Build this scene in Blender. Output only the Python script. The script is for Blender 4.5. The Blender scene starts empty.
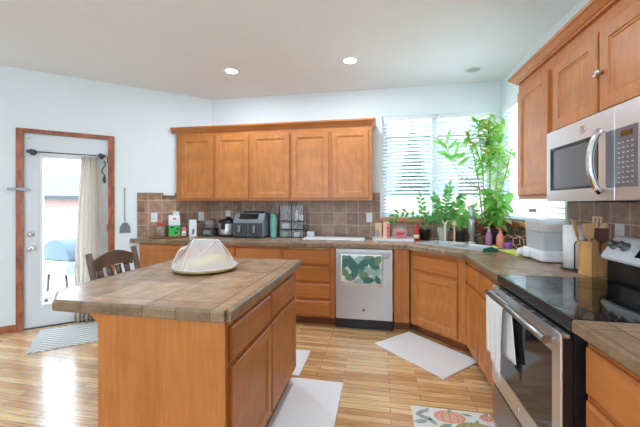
import bpy, bmesh, math, random
from mathutils import Vector, Matrix, Euler
random.seed(7)
sc = bpy.context.scene
COL = sc.collection

# ------------------------------------------------------------------ camera, sky, lights, exposure
cam_d = bpy.data.cameras.new('camera')
cam = bpy.data.objects.new('camera', cam_d); COL.objects.link(cam)
cam.location = (-1.368, -4.046, 1.343)
cam.rotation_euler = (math.radians(90), 0, math.radians(10.636))
cam_d.sensor_width = 36.0
cam_d.lens = 321.73 / 640 * 36.0
cam_d.shift_y = -10.4 / 640
cam_d.clip_start = 0.05
sc.camera = cam

world = bpy.data.worlds.new('sky'); sc.world = world
world.use_nodes = True
_bg = world.node_tree.nodes['Background']
_bg.inputs['Color'].default_value = (0.80, 0.94, 1.10, 1)
_bg.inputs['Strength'].default_value = 4.2

def area(name, loc, rot, sx, sy, power, col=(1, 1, 1)):
    d = bpy.data.lights.new(name, 'AREA'); d.shape = 'RECTANGLE'; d.size = sx; d.size_y = sy
    d.energy = power; d.color = col
    o = bpy.data.objects.new(name, d); COL.objects.link(o); o.location = loc; o.rotation_euler = rot
    return o
area('rear_fill_light', (-2.9, -6.9, 1.5), (math.radians(90), 0, 0), 2.0, 1.3, 14, (0.78, 0.94, 1.20))  # added fill panel at the unseen rear opening, lifts the camera-facing surfaces

vs = sc.view_settings
vs.view_transform = 'Standard'; vs.look = 'None'; vs.gamma = 1.0
vs.use_curve_mapping = False
vs.exposure = 0.90
sc.display_settings.display_device = 'sRGB'

# ------------------------------------------------------------------ materials
def lin(c):
    return tuple(((v / 255) / 12.92 if v / 255 <= 0.04045 else ((v / 255 + 0.055) / 1.055) ** 2.4) for v in c)

def new_mat(name):
    m = bpy.data.materials.new(name); m.use_nodes = True
    nt = m.node_tree
    return m, nt, nt.nodes['Principled BSDF'], nt.links

def coords(nt, swz=None, scale=(1, 1, 1), loc=(0, 0, 0)):
    tc = nt.nodes.new('ShaderNodeTexCoord')
    out = tc.outputs['Object']
    if swz:
        sp = nt.nodes.new('ShaderNodeSeparateXYZ'); cb = nt.nodes.new('ShaderNodeCombineXYZ')
        nt.links.new(out, sp.inputs[0])
        for i, a in enumerate(swz):
            nt.links.new(sp.outputs['XYZ'.index(a)], cb.inputs[i])
        out = cb.outputs[0]
    mp = nt.nodes.new('ShaderNodeMapping')
    mp.inputs['Scale'].default_value = scale; mp.inputs['Location'].default_value = loc
    nt.links.new(out, mp.inputs[0])
    return mp.outputs[0]

def plain(name, c, rough=0.5, metal=0.0, var=0.06, nscale=6.0, spec=0.5, coat=0.0):
    m, nt, b, L = new_mat(name)
    c = lin(c)
    n = nt.nodes.new('ShaderNodeTexNoise'); n.inputs['Scale'].default_value = nscale; n.inputs['Detail'].default_value = 3
    L.new(coords(nt), n.inputs['Vector'])
    r = nt.nodes.new('ShaderNodeValToRGB')
    r.color_ramp.elements[0].position = 0.3; r.color_ramp.elements[1].position = 0.7
    r.color_ramp.elements[0].color = tuple(v * (1 - var) for v in c) + (1,)
    r.color_ramp.elements[1].color = tuple(min(1, v * (1 + var)) for v in c) + (1,)
    L.new(n.outputs['Fac'], r.inputs[0]); L.new(r.outputs[0], b.inputs['Base Color'])
    b.inputs['Roughness'].default_value = rough; b.inputs['Metallic'].default_value = metal
    b.inputs['Specular IOR Level'].default_value = spec
    b.inputs['Coat Weight'].default_value = coat
    return m

def wood(name, c1, c2, scale=(14, 14, 1.1), rough=0.38, blotch=0.12, coat=0.0):
    m, nt, b, L = new_mat(name)
    n = nt.nodes.new('ShaderNodeTexNoise'); n.inputs['Scale'].default_value = 3.0
    n.inputs['Detail'].default_value = 6; n.inputs['Distortion'].default_value = 0.7
    L.new(coords(nt, scale=scale), n.inputs['Vector'])
    r = nt.nodes.new('ShaderNodeValToRGB')
    r.color_ramp.elements[0].position = 0.32; r.color_ramp.elements[1].position = 0.68
    r.color_ramp.elements[0].color = lin(c1) + (1,); r.color_ramp.elements[1].color = lin(c2) + (1,)
    L.new(n.outputs['Fac'], r.inputs[0])
    n2 = nt.nodes.new('ShaderNodeTexNoise'); n2.inputs['Scale'].default_value = 7.0; n2.inputs['Detail'].default_value = 2
    L.new(coords(nt), n2.inputs['Vector'])
    mr = nt.nodes.new('ShaderNodeMapRange'); mr.inputs[1].default_value = 0.3; mr.inputs[2].default_value = 0.7
    mr.inputs[3].default_value = 1 - blotch; mr.inputs[4].default_value = 1 + blotch
    L.new(n2.outputs['Fac'], mr.inputs[0])
    hs = nt.nodes.new('ShaderNodeHueSaturation')
    L.new(r.outputs[0], hs.inputs['Color']); L.new(mr.outputs[0], hs.inputs['Value'])
    L.new(hs.outputs[0], b.inputs['Base Color'])
    b.inputs['Roughness'].default_value = rough
    b.inputs['Coat Weight'].default_value = coat; b.inputs['Coat Roughness'].default_value = 0.2
    bp = nt.nodes.new('ShaderNodeBump'); bp.inputs['Strength'].default_value = 0.04
    L.new(n.outputs['Fac'], bp.inputs['Height']); L.new(bp.outputs[0], b.inputs['Normal'])
    return m

def tiles(name, c1, c2, grout, w, h, mortar, swz=None, rough=0.4, loc=(0, 0, 0), offset=0.0, mottled=0.35, nscale=9, bump=0.25):
    m, nt, b, L = new_mat(name)
    v = coords(nt, swz, loc=loc)
    br = nt.nodes.new('ShaderNodeTexBrick'); br.offset = offset; br.squash = 1.0
    br.inputs['Scale'].default_value = 1.0; br.inputs['Brick Width'].default_value = w; br.inputs['Row Height'].default_value = h
    br.inputs['Mortar Size'].default_value = mortar; br.inputs['Mortar Smooth'].default_value = 0.2
    br.inputs['Color1'].default_value = lin(c1) + (1,); br.inputs['Color2'].default_value = lin(c2) + (1,)
    br.inputs['Mortar'].default_value = lin(grout) + (1,)
    L.new(v, br.inputs['Vector'])
    n = nt.nodes.new('ShaderNodeTexNoise'); n.inputs['Scale'].default_value = nscale; n.inputs['Detail'].default_value = 6
    n.inputs['Roughness'].default_value = 0.65
    L.new(coords(nt), n.inputs['Vector'])
    mr = nt.nodes.new('ShaderNodeMapRange'); mr.inputs[1].default_value = 0.25; mr.inputs[2].default_value = 0.75
    mr.inputs[3].default_value = 1 - mottled; mr.inputs[4].default_value = 1 + mottled
    L.new(n.outputs['Fac'], mr.inputs[0])
    hs = nt.nodes.new('ShaderNodeHueSaturation')
    L.new(br.outputs['Color'], hs.inputs['Color']); L.new(mr.outputs[0], hs.inputs['Value'])
    mx = nt.nodes.new('ShaderNodeMix'); mx.data_type = 'RGBA'
    L.new(br.outputs['Fac'], mx.inputs[0]); L.new(hs.outputs[0], mx.inputs[6]); mx.inputs[7].default_value = lin(grout) + (1,)
    L.new(mx.outputs[2], b.inputs['Base Color'])
    b.inputs['Roughness'].default_value = rough
    bp = nt.nodes.new('ShaderNodeBump'); bp.inputs['Strength'].default_value = bump; bp.inputs['Distance'].default_value = 0.002
    bp.invert = True
    L.new(br.outputs['Fac'], bp.inputs['Height']); L.new(bp.outputs[0], b.inputs['Normal'])
    return m

def floor_mat():
    m, nt, b, L = new_mat('oak_plank_floor')
    v = coords(nt)
    br = nt.nodes.new('ShaderNodeTexBrick'); br.offset = 0.37; br.offset_frequency = 2
    br.inputs['Scale'].default_value = 1.0; br.inputs['Brick Width'].default_value = 0.55; br.inputs['Row Height'].default_value = 0.057
    br.inputs['Mortar Size'].default_value = 0.0018; br.inputs['Mortar Smooth'].default_value = 0.3
    br.inputs['Color1'].default_value = lin((246, 208, 152)) + (1,); br.inputs['Color2'].default_value = lin((208, 154, 98)) + (1,)
    br.inputs['Mortar'].default_value = lin((104, 62, 32)) + (1,)
    L.new(v, br.inputs['Vector'])
    n = nt.nodes.new('ShaderNodeTexNoise'); n.inputs['Scale'].default_value = 3.0; n.inputs['Detail'].default_value = 7
    n.inputs['Distortion'].default_value = 0.6
    L.new(coords(nt, scale=(1.6, 22, 1)), n.inputs['Vector'])
    mr = nt.nodes.new('ShaderNodeMapRange'); mr.inputs[1].default_value = 0.3; mr.inputs[2].default_value = 0.7
    mr.inputs[3].default_value = 0.70; mr.inputs[4].default_value = 1.2
    L.new(n.outputs['Fac'], mr.inputs[0])
    hs = nt.nodes.new('ShaderNodeHueSaturation')
    L.new(br.outputs['Color'], hs.inputs['Color']); L.new(mr.outputs[0], hs.inputs['Value'])
    L.new(hs.outputs[0], b.inputs['Base Color'])
    b.inputs['Roughness'].default_value = 0.26
    b.inputs['Specular IOR Level'].default_value = 0.6
    b.inputs['Coat Weight'].default_value = 0.7; b.inputs['Coat Roughness'].default_value = 0.14
    bp = nt.nodes.new('ShaderNodeBump'); bp.inputs['Strength'].default_value = 0.12; bp.inputs['Distance'].default_value = 0.002
    bp.invert = True
    L.new(br.outputs['Fac'], bp.inputs['Height']); L.new(bp.outputs[0], b.inputs['Normal'])
    return m

def mix_clear(name, c, clear, rough=0.1, glossy=True, fresnel=True):
    """thin clear plastic, glass or net: part transparent, part surface"""
    m, nt, b, L = new_mat(name)
    b.inputs['Base Color'].default_value = lin(c) + (1,); b.inputs['Roughness'].default_value = rough
    tr = nt.nodes.new('ShaderNodeBsdfTransparent')
    mx = nt.nodes.new('ShaderNodeMixShader')
    out = nt.nodes['Material Output']
    mx.inputs[0].default_value = clear
    L.new(b.outputs[0], mx.inputs[1]); L.new(tr.outputs[0], mx.inputs[2])
    L.new(mx.outputs[0], out.inputs['Surface'])
    return m

def pane_mat(name):
    m, nt, b, L = new_mat(name)
    tr = nt.nodes.new('ShaderNodeBsdfTransparent'); tr.inputs[0].default_value = (0.96, 0.98, 0.98, 1)
    gl = nt.nodes.new('ShaderNodeBsdfGlossy'); gl.inputs['Roughness'].default_value = 0.02
    lw = nt.nodes.new('ShaderNodeFresnel'); lw.inputs[0].default_value = 1.3
    mx = nt.nodes.new('ShaderNodeMixShader')
    ge = nt.nodes.new('ShaderNodeNewGeometry'); iv = nt.nodes.new('ShaderNodeMath'); iv.operation = 'SUBTRACT'; iv.inputs[0].default_value = 1.0
    L.new(ge.outputs['Backfacing'], iv.inputs[1])
    ml = nt.nodes.new('ShaderNodeMath'); ml.operation = 'MULTIPLY'; L.new(lw.outputs[0], ml.inputs[0]); L.new(iv.outputs[0], ml.inputs[1])
    L.new(ml.outputs[0], mx.inputs[0]); L.new(tr.outputs[0], mx.inputs[1]); L.new(gl.outputs[0], mx.inputs[2])
    L.new(mx.outputs[0], nt.nodes['Material Output'].inputs['Surface'])
    return m

def thin_cloth(name, c, amount=0.4, rough=0.9):
    m, nt, b, L = new_mat(name)
    b.inputs['Base Color'].default_value = lin(c) + (1,); b.inputs['Roughness'].default_value = rough
    tl = nt.nodes.new('ShaderNodeBsdfTranslucent'); tl.inputs[0].default_value = lin(c) + (1,)
    n = nt.nodes.new('ShaderNodeTexNoise'); n.inputs['Scale'].default_value = 60
    L.new(coords(nt), n.inputs['Vector'])
    bp = nt.nodes.new('ShaderNodeBump'); bp.inputs['Strength'].default_value = 0.08
    L.new(n.outputs['Fac'], bp.inputs['Height']); L.new(bp.outputs[0], b.inputs['Normal'])
    mx = nt.nodes.new('ShaderNodeMixShader'); mx.inputs[0].default_value = amount
    L.new(b.outputs[0], mx.inputs[1]); L.new(tl.outputs[0], mx.inputs[2])
    L.new(mx.outputs[0], nt.nodes['Material Output'].inputs['Surface'])
    return m

def steel(name, c=(196, 196, 196), rough=0.3, scale=(1, 1, 90)):
    m, nt, b, L = new_mat(name)
    n = nt.nodes.new('ShaderNodeTexNoise'); n.inputs['Scale'].default_value = 4; n.inputs['Detail'].default_value = 3
    L.new(coords(nt, scale=scale), n.inputs['Vector'])
    mr = nt.nodes.new('ShaderNodeMapRange'); mr.inputs[3].default_value = rough - 0.06; mr.inputs[4].default_value = rough + 0.08
    L.new(n.outputs['Fac'], mr.inputs[0]); L.new(mr.outputs[0], b.inputs['Roughness'])
    b.inputs['Base Color'].default_value = lin(c) + (1,); b.inputs['Metallic'].default_value = 1.0
    return m

def glow(name, c, s):
    m, nt, b, L = new_mat(name)
    b.inputs['Base Color'].default_value = lin(c) + (1,)
    b.inputs['Emission Color'].default_value = lin(c) + (1,); b.inputs['Emission Strength'].default_value = s
    return m

M = {}
M['wall'] = plain('pale_blue_wall_paint', (234, 243, 244), 0.75, var=0.012, nscale=2)
M['ceil'] = plain('white_ceiling_paint', (242, 245, 246), 0.85, var=0.015, nscale=2)
M['floor'] = floor_mat()
M['maple'] = wood('honey_maple', (184, 110, 50), (198, 126, 62), blotch=0.08)
M['maple_h'] = wood('honey_maple_across', (184, 110, 50), (198, 126, 62), scale=(1.1, 14, 14), blotch=0.08)
M['maple_panel'] = wood('honey_maple_panel', (186, 114, 54), (200, 130, 66), scale=(10, 10, 2), blotch=0.12)
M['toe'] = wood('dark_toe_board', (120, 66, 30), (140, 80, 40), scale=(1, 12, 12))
M['casing'] = wood('worn_red_brown_casing', (140, 76, 46), (186, 112, 74), scale=(9, 9, 2), blotch=0.2)
M['sillwood'] = wood('stained_sill_wood', (196, 124, 72), (220, 152, 98), scale=(2, 12, 12))
M['ctile'] = tiles('counter_tile', (180, 148, 118), (150, 122, 94), (106, 88, 72), 0.305, 0.305, 0.003, rough=0.26, mottled=0.42, nscale=11)
M['nose'] = tiles('counter_edge_tile', (150, 126, 98), (126, 102, 78), (96, 80, 66), 0.152, 5.0, 0.0025, rough=0.28, mottled=0.5, nscale=22)
M['btile'] = tiles('backsplash_tile', (176, 142, 116), (136, 106, 84), (214, 194, 174), 0.1535, 0.1535, 0.0028, swz='XZY', rough=0.42, mottled=0.5, nscale=16)
M['btile_trim'] = tiles('backsplash_trim_tile', (162, 130, 106), (132, 104, 82), (214, 194, 174), 0.1535, 5.0, 0.0028, swz='XZY', rough=0.42, mottled=0.5, nscale=16, loc=(0, 2, 0))
M['btile_end'] = tiles('backsplash_end_tile', (162, 130, 106), (132, 104, 82), (214, 194, 174), 5.0, 0.1535, 0.0028, swz='XZY', rough=0.42, mottled=0.5, nscale=16, loc=(2, 0, 0))
M['steel'] = steel('brushed_stainless', (158, 157, 156), 0.32)
M['steel_v'] = steel('brushed_stainless_upright', (158, 157, 156), 0.34, (60, 60, 1))
M['silver'] = plain('satin_silver_paint', (222, 226, 228), 0.34, 0.15, var=0.02)
M['steel_light'] = steel('light_brushed_stainless', (224, 225, 226), 0.36)
M['steel_dw'] = steel('stainless_door', (190, 190, 191), 0.38, (60, 60, 1))
M['knob_metal'] = plain('pewter_knob', (120, 122, 124), 0.25, 0.8)
M['lavender'] = plain('lavender_sticker', (150, 150, 196), 0.5)
M['tap'] = plain('satin_tap_metal', (178, 182, 184), 0.3, 0.55)
M['chrome'] = steel('chrome', (225, 225, 225), 0.14)
M['dark_metal'] = plain('dark_pewter', (84, 86, 88), 0.35, 0.9)
M['black'] = plain('black_plastic', (22, 22, 24), 0.35, var=0.1)
M['black_matte'] = plain('black_matte', (18, 18, 19), 0.7)
M['charcoal'] = plain('charcoal_plastic', (62, 64, 68), 0.35)
M['graphite'] = plain('graphite_metal', (138, 142, 148), 0.35, 0.5)
M['black_glass'] = plain('black_ceramic_glass', (10, 11, 12), 0.06, spec=0.7)
M['dark_glass'] = plain('dark_oven_glass', (34, 34, 36), 0.08, spec=0.6)
M['mw_glass'] = plain('grey_oven_glass', (104, 106, 110), 0.22, spec=0.6)
M['white'] = plain('white_plastic', (236, 238, 238), 0.4, var=0.02)
M['offwhite'] = plain('off_white_paint', (232, 232, 228), 0.5, var=0.02)
M['door_white'] = plain('door_white_paint', (226, 232, 234), 0.45, var=0.012)
M['blind'] = thin_cloth('white_blind_slat', (246, 248, 248), 0.55, 0.5)
M['vinyl'] = plain('white_vinyl', (236, 240, 242), 0.4, var=0.01)
M['pane'] = pane_mat('window_glass')
M['curtain'] = thin_cloth('beige_linen', (236, 230, 222), 0.45)
M['net'] = mix_clear('white_net', (250, 250, 252), 0.66, 0.9)
M['clear'] = mix_clear('clear_plastic', (226, 236, 240), 0.80, 0.12)
M['frosted'] = mix_clear('frosted_plastic', (236, 246, 248), 0.58, 0.2)
M['vglass'] = mix_clear('clear_vase_glass', (224, 230, 224), 0.6, 0.08)
M['mat_grey'] = plain('pale_grey_cushion_mat', (240, 239, 236), 0.75, var=0.03, nscale=40)
M['mat_white'] = plain('white_cushion_mat', (246, 247, 246), 0.75, var=0.02, nscale=40)
M['darkwood'] = wood('dark_walnut', (84, 66, 52), (116, 94, 76), scale=(10, 10, 2), rough=0.4)
M['lightwood'] = wood('pale_bamboo_wood', (206, 160, 106), (226, 186, 136), scale=(16, 16, 2))
M['blockwood'] = wood('pine_block_wood', (196, 142, 84), (218, 168, 110), scale=(14, 14, 1))
M['traywood'] = wood('acacia_tray', (140, 84, 46), (176, 112, 66), scale=(2, 12, 12))
M['darkspoon'] = wood('rosewood', (74, 36, 24), (104, 54, 36))
M['sink'] = plain('pale_enamel_sink', (206, 210, 212), 0.22, var=0.02)
M['paper'] = plain('white_paper_towel', (238, 238, 236), 0.9, var=0.02, nscale=30)
M['leaf_d'] = thin_cloth('deep_green_leaf', (98, 170, 92), 0.45, 0.35)
M['leaf_m'] = thin_cloth('fresh_green_leaf', (146, 212, 110), 0.5, 0.35)
M['leaf_l'] = thin_cloth('lime_green_leaf', (204, 232, 130), 0.5, 0.35)
M['leaf_y'] = thin_cloth('yellow_leaf', (226, 208, 74), 0.4, 0.4)
M['stem_g'] = plain('green_cane', (140, 164, 86), 0.45)
M['stem_b'] = plain('brown_stem', (128, 98, 66), 0.6)
M['soil'] = plain('potting_soil', (64, 50, 40), 0.95, var=0.3, nscale=40)
M['teal'] = plain('mint_bottle_paint', (132, 200, 190), 0.35)
M['red'] = plain('red_plastic', (206, 46, 44), 0.4)
M['pink'] = plain('pink_card', (232, 130, 138), 0.6)
M['green_pack'] = plain('green_pack', (66, 190, 92), 0.5)
M['kraft'] = plain('kraft_card', (214, 184, 142), 0.8)
M['purple'] = plain('purple_plastic', (150, 86, 176), 0.35)
M['lilac'] = mix_clear('lilac_soap_bottle', (196, 138, 172), 0.12, 0.2)
M['salmon'] = plain('salmon_soap', (240, 150, 122), 0.35)
M['yellow'] = plain('yellow_cloth', (236, 222, 96), 0.8)
M['lime'] = plain('lime_cloth', (206, 222, 110), 0.8)
M['sponge_g'] = plain('dark_green_scourer', (26, 92, 66), 0.9, var=0.2, nscale=80)
M['orange'] = plain('orange_petals', (238, 120, 56), 0.6)
M['flower_red'] = plain('red_petals', (212, 46, 60), 0.6)
M['wicker'] = wood('dark_wicker', (92, 70, 50), (132, 104, 78), scale=(40, 40, 40))
M['palewicker'] = wood('pale_wicker', (176, 144, 104), (210, 184, 144), scale=(40, 40, 40))
M['rose_wire'] = plain('rose_gold_wire', (226, 190, 156), 0.3, 0.3)
M['cream'] = plain('cream_paint', (240, 226, 198), 0.5)
M['peach'] = plain('peach_paint', (240, 200, 164), 0.5)
M['banana'] = plain('banana_skin', (226, 214, 96), 0.5, var=0.12)
M['towel'] = plain('white_towel_terry', (234, 235, 232), 0.95, var=0.03, nscale=60)
M['leafprint_a'] = plain('teal_leaf_print', (74, 124, 116), 0.9, var=0.15, nscale=50)
M['leafprint_b'] = plain('sage_leaf_print', (116, 150, 112), 0.9, var=0.15, nscale=50)
M['leafprint_c'] = plain('mist_leaf_print', (160, 192, 184), 0.9, var=0.1, nscale=50)
M['rug'] = plain('cream_rug', (232, 230, 222), 0.95, var=0.04, nscale=60)
M['pump_a'] = plain('salmon_pumpkin_print', (230, 176, 150), 0.95, var=0.06, nscale=30)
M['pump_b'] = plain('rust_print', (204, 136, 112), 0.95)
M['pump_c'] = plain('olive_pumpkin_print', (172, 156, 108), 0.95, var=0.08, nscale=30)
M['pump_d'] = plain('tan_print', (200, 182, 126), 0.95)
M['rug_grey'] = plain('grey_leaf_print', (168, 176, 172), 0.95)
M['rug_green'] = plain('green_leaf_print', (140, 172, 132), 0.95)
M['lamp_on'] = glow('downlight_lens', (255, 250, 240), 9.0)
M['lamp_off'] = plain('unlit_lens', (176, 178, 178), 0.5)
M['amber'] = plain('amber_display', (92, 66, 30), 0.2)
M['marks'] = plain('pale_key_marks', (190, 190, 194), 0.5)
M['ring'] = plain('grey_burner_ring', (74, 76, 78), 0.2)
M['grill'] = plain('blue_grey_grill_enamel', (84, 98, 106), 0.65, 0.0)
M['fence'] = wood('weathered_cedar', (176, 152, 120), (204, 182, 150), scale=(10, 10, 1))
M['concrete'] = plain('pale_concrete', (236, 236, 234), 0.9, var=0.08)
M['siding'] = plain('grey_green_siding', (112, 128, 130), 0.8, var=0.05)
M['roof'] = plain('grey_shingles', (104, 108, 116), 0.9, var=0.15, nscale=20)
M['gutter'] = plain('dark_gutter', (60, 64, 70), 0.6)
M['brickpale'] = plain('pale_brick', (156, 128, 118), 0.9, var=0.15, nscale=14)
M['conifer'] = plain('blue_green_needles', (58, 82, 76), 0.9, var=0.3, nscale=8)
M['bark'] = plain('bark', (98, 78, 62), 0.9)
def doormat_mat():
    m, nt, b, L = new_mat('grey_herringbone_mat')
    # chevrons: stripes of y + a triangle wave of x
    v = coords(nt); sp = nt.nodes.new('ShaderNodeSeparateXYZ'); L.new(v, sp.inputs[0])
    pp = nt.nodes.new('ShaderNodeMath'); pp.operation = 'PINGPONG'; pp.inputs[1].default_value = 0.12
    L.new(sp.outputs[0], pp.inputs[0])
    ad = nt.nodes.new('ShaderNodeMath'); ad.operation = 'ADD'; L.new(pp.outputs[0], ad.inputs[0]); L.new(sp.outputs[1], ad.inputs[1])
    p2 = nt.nodes.new('ShaderNodeMath'); p2.operation = 'PINGPONG'; p2.inputs[1].default_value = 0.028; L.new(ad.outputs[0], p2.inputs[0])
    g = nt.nodes.new('ShaderNodeMath'); g.operation = 'GREATER_THAN'; g.inputs[1].default_value = 0.014; L.new(p2.outputs[0], g.inputs[0])
    mx = nt.nodes.new('ShaderNodeMix'); mx.data_type = 'RGBA'; L.new(g.outputs[0], mx.inputs[0])
    mx.inputs[6].default_value = lin((160, 161, 158)) + (1,); mx.inputs[7].default_value = lin((226, 227, 222)) + (1,)
    L.new(mx.outputs[2], b.inputs['Base Color']); b.inputs['Roughness'].default_value = 0.95
    return m
M['doormat'] = doormat_mat()

# ------------------------------------------------------------------ mesh helpers
class MB:
    def __init__(self): self.bm = bmesh.new(); self.mi = 0
    def _tag(self, faces):
        for f in faces: f.material_index = self.mi
    def box(self, x0, x1, y0, y1, z0, z1, bev=0.0, seg=2, rot=None):
        b = bmesh.new()
        bmesh.ops.create_cube(b, size=1)
        for v in b.verts:
            v.co = Vector(((v.co.x + .5) * (x1 - x0) + x0, (v.co.y + .5) * (y1 - y0) + y0, (v.co.z + .5) * (z1 - z0) + z0))
        if bev > 0:
            bmesh.ops.bevel(b, geom=list(b.edges), offset=min(bev, .45 * min(x1 - x0, y1 - y0, z1 - z0)), segments=seg, affect='EDGES', profile=0.5)
        if rot is not None:
            c, R = rot
            for v in b.verts: v.co = R @ (v.co - Vector(c)) + Vector(c)
        self._merge(b); return self
    def _merge(self, b):
        for f in b.faces: f.material_index = self.mi
        me = bpy.data.meshes.new('tmp'); b.to_mesh(me); b.free()
        self.bm.from_mesh(me); bpy.data.meshes.remove(me)
    def prism(self, poly, z0, z1, bev=0.0, axis='z'):
        """poly: 2D outline; axis z -> (x,y), axis x -> (y,z) swept along x, axis y -> (x,z) swept along y"""
        b = bmesh.new()
        def P(p, t):
            return {'z': (p[0], p[1], t), 'x': (t, p[0], p[1]), 'y': (p[0], t, p[1])}[axis]
        lo = [b.verts.new(P(p, z0)) for p in poly]; hi = [b.verts.new(P(p, z1)) for p in poly]
        n = len(poly)
        b.faces.new(lo); b.faces.new(hi)
        for i in range(n): b.faces.new((lo[i], lo[(i + 1) % n], hi[(i + 1) % n], hi[i]))
        bmesh.ops.recalc_face_normals(b, faces=b.faces)
        if bev > 0: bmesh.ops.bevel(b, geom=list(b.edges), offset=bev, segments=2, affect='EDGES', profile=0.5)
        self._merge(b); return self
    def lathe(self, prof, c=(0, 0, 0), n=24, axis='z', cap=True):
        """prof: list of (radius, height)"""
        b = bmesh.new(); rings = []
        for r, h in prof:
            ring = []
            for i in range(n):
                a = 2 * math.pi * i / n
                p = (r * math.cos(a), r * math.sin(a), h)
                if axis == 'y': p = (p[0], p[2], p[1])
                if axis == 'x': p = (p[2], p[0], p[1])
                ring.append(b.verts.new((p[0] + c[0], p[1] + c[1], p[2] + c[2])))
            rings.append(ring)
        for A, B in zip(rings, rings[1:]):
            for i in range(n): b.faces.new((A[i], A[(i + 1) % n], B[(i + 1) % n], B[i]))
        if cap:
            b.faces.new(rings[0]); b.faces.new(rings[-1])
        bmesh.ops.recalc_face_normals(b, faces=b.faces)
        for f in b.faces: f.smooth = len(f.verts) == 4
        self._merge(b); return self
    def tube(self, pts, r, n=10, closed=False, taper=None):
        pts = [Vector(p) for p in pts]; b = bmesh.new(); rings = []
        m = len(pts); prev = None
        for i, p in enumerate(pts):
            if closed: t = pts[(i + 1) % m] - pts[i - 1]
            else: t = pts[min(i + 1, m - 1)] - pts[max(i - 1, 0)]
            t.normalize()
            if prev is None:
                u = t.orthogonal().normalized()
            else:
                u = prev - t * prev.dot(t)
                u = u.normalized() if u.length > 1e-6 else t.orthogonal().normalized()
            prev = u; w = t.cross(u)
            rr = r if taper is None else r * (1 + (taper - 1) * i / (m - 1))
            rings.append([b.verts.new(p + (u * math.cos(2 * math.pi * k / n) + w * math.sin(2 * math.pi * k / n)) * rr) for k in range(n)])
        L = list(zip(rings, rings[1:])) + ([(rings[-1], rings[0])] if closed else [])
        for A, B in L:
            for k in range(n): b.faces.new((A[k], A[(k + 1) % n], B[(k + 1) % n], B[k]))
        if not closed:
            b.faces.new(rings[0]); b.faces.new(rings[-1])
        bmesh.ops.recalc_face_normals(b, faces=b.faces)
        for f in b.faces: f.smooth = len(f.verts) == 4
        self._merge(b); return self
    def rings(self, x0, x1, z0, z1, prof):
        """closed relief on a rectangle in the xz plane; prof: list of (inset, y); first ring is the back"""
        b = bmesh.new(); R = []
        for i, y in prof:
            R.append([b.verts.new(p) for p in ((x0 + i, y, z0 + i), (x1 - i, y, z0 + i), (x1 - i, y, z1 - i), (x0 + i, y, z1 - i))])
        for A, B in zip(R, R[1:]):
            for k in range(4): b.faces.new((A[k], A[(k + 1) % 4], B[(k + 1) % 4], B[k]))
        b.faces.new(R[0]); b.faces.new(R[-1])
        bmesh.ops.recalc_face_normals(b, faces=b.faces)
        self._merge(b); return self
    def sheet(self, grid, thick=0.0):
        """grid of points -> surface, optionally thickened along the normal"""
        b = bmesh.new()
        V = [[b.verts.new(p) for p in row] for row in grid]
        for i in range(len(V) - 1):
            for j in range(len(V[0]) - 1):
                b.faces.new((V[i][j], V[i][j + 1], V[i + 1][j + 1], V[i + 1][j]))
        bmesh.ops.recalc_face_normals(b, faces=b.faces)
        for f in b.faces: f.smooth = True
        if thick: bmesh.ops.solidify(b, geom=list(b.faces), thickness=thick)
        for f in b.faces: f.smooth = True
        self._merge(b); return self
    def ball(self, c, r, sx=1, sy=1, sz=1, sub=2):
        b = bmesh.new(); bmesh.ops.create_icosphere(b, subdivisions=sub, radius=1)
        for v in b.verts: v.co = Vector((v.co.x * r * sx + c[0], v.co.y * r * sy + c[1], v.co.z * r * sz + c[2]))
        for f in b.faces: f.smooth = True
        self._merge(b); return self
    def leaf(self, base, d, L, w, droop=0.3, up=(0, 0, 1), seg=5, fold=0.25):
        base = Vector(base); d = Vector(d).normalized(); up = Vector(up)
        side = d.cross(up)
        side = side.normalized() if side.length > 1e-4 else Vector((1, 0, 0))
        nrm = side.cross(d).normalized()
        b = bmesh.new(); rows = []
        for i in range(seg + 1):
            t = i / seg
            c = base + d * (L * t) + Vector((0, 0, -1)) * (droop * L * t * t)
            ww = w * (math.sin(math.pi * min(1, t * 0.93 + 0.06)) ** 0.8) * 0.5
            rows.append([b.verts.new(c - side * ww + nrm * ww * fold), b.verts.new(c), b.verts.new(c + side * ww + nrm * ww * fold)])
        for A, B in zip(rows, rows[1:]):
            for k in range(2): b.faces.new((A[k], A[k + 1], B[k + 1], B[k]))
        for f in b.faces: f.smooth = True
        self._merge(b); return self
    def sweep(self, path, prof):
        """prof (out, z) swept along a 2D path with mitred corners; out is to the right of travel"""
        b = bmesh.new(); rows = []
        P = [Vector((p[0], p[1])) for p in path]
        for i, p in enumerate(P):
            ns = []
            if i > 0: t = (P[i] - P[i - 1]).normalized(); ns.append(Vector((t.y, -t.x)))
            if i < len(P) - 1: t = (P[i + 1] - P[i]).normalized(); ns.append(Vector((t.y, -t.x)))
            if len(ns) == 2:
                s = ns[0] + ns[1]; m = s / (s.dot(ns[0]))
            else: m = ns[0]
            rows.append([b.verts.new((p.x + m.x * o, p.y + m.y * o, z)) for o, z in prof])
        n = len(prof)
        for A, B in zip(rows, rows[1:]):
            for k in range(n): b.faces.new((A[k], A[(k + 1) % n], B[(k + 1) % n], B[k]))
        b.faces.new(rows[0]); b.faces.new(rows[-1])
        bmesh.ops.recalc_face_normals(b, faces=b.faces)
        self._merge(b); return self
    def build(self, name, mats, parent=None, loc=(0, 0, 0), rotz=0.0, label=None):
        me = bpy.data.meshes.new(name); self.bm.to_mesh(me); self.bm.free()
        for m in (mats if isinstance(mats, (list, tuple)) else [mats]): me.materials.append(M[m])
        o = bpy.data.objects.new(name, me); COL.objects.link(o)
        o.location = loc; o.rotation_euler = (0, 0, rotz)
        if parent: o.parent = parent
        if label: o['label'] = label
        return o

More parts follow.
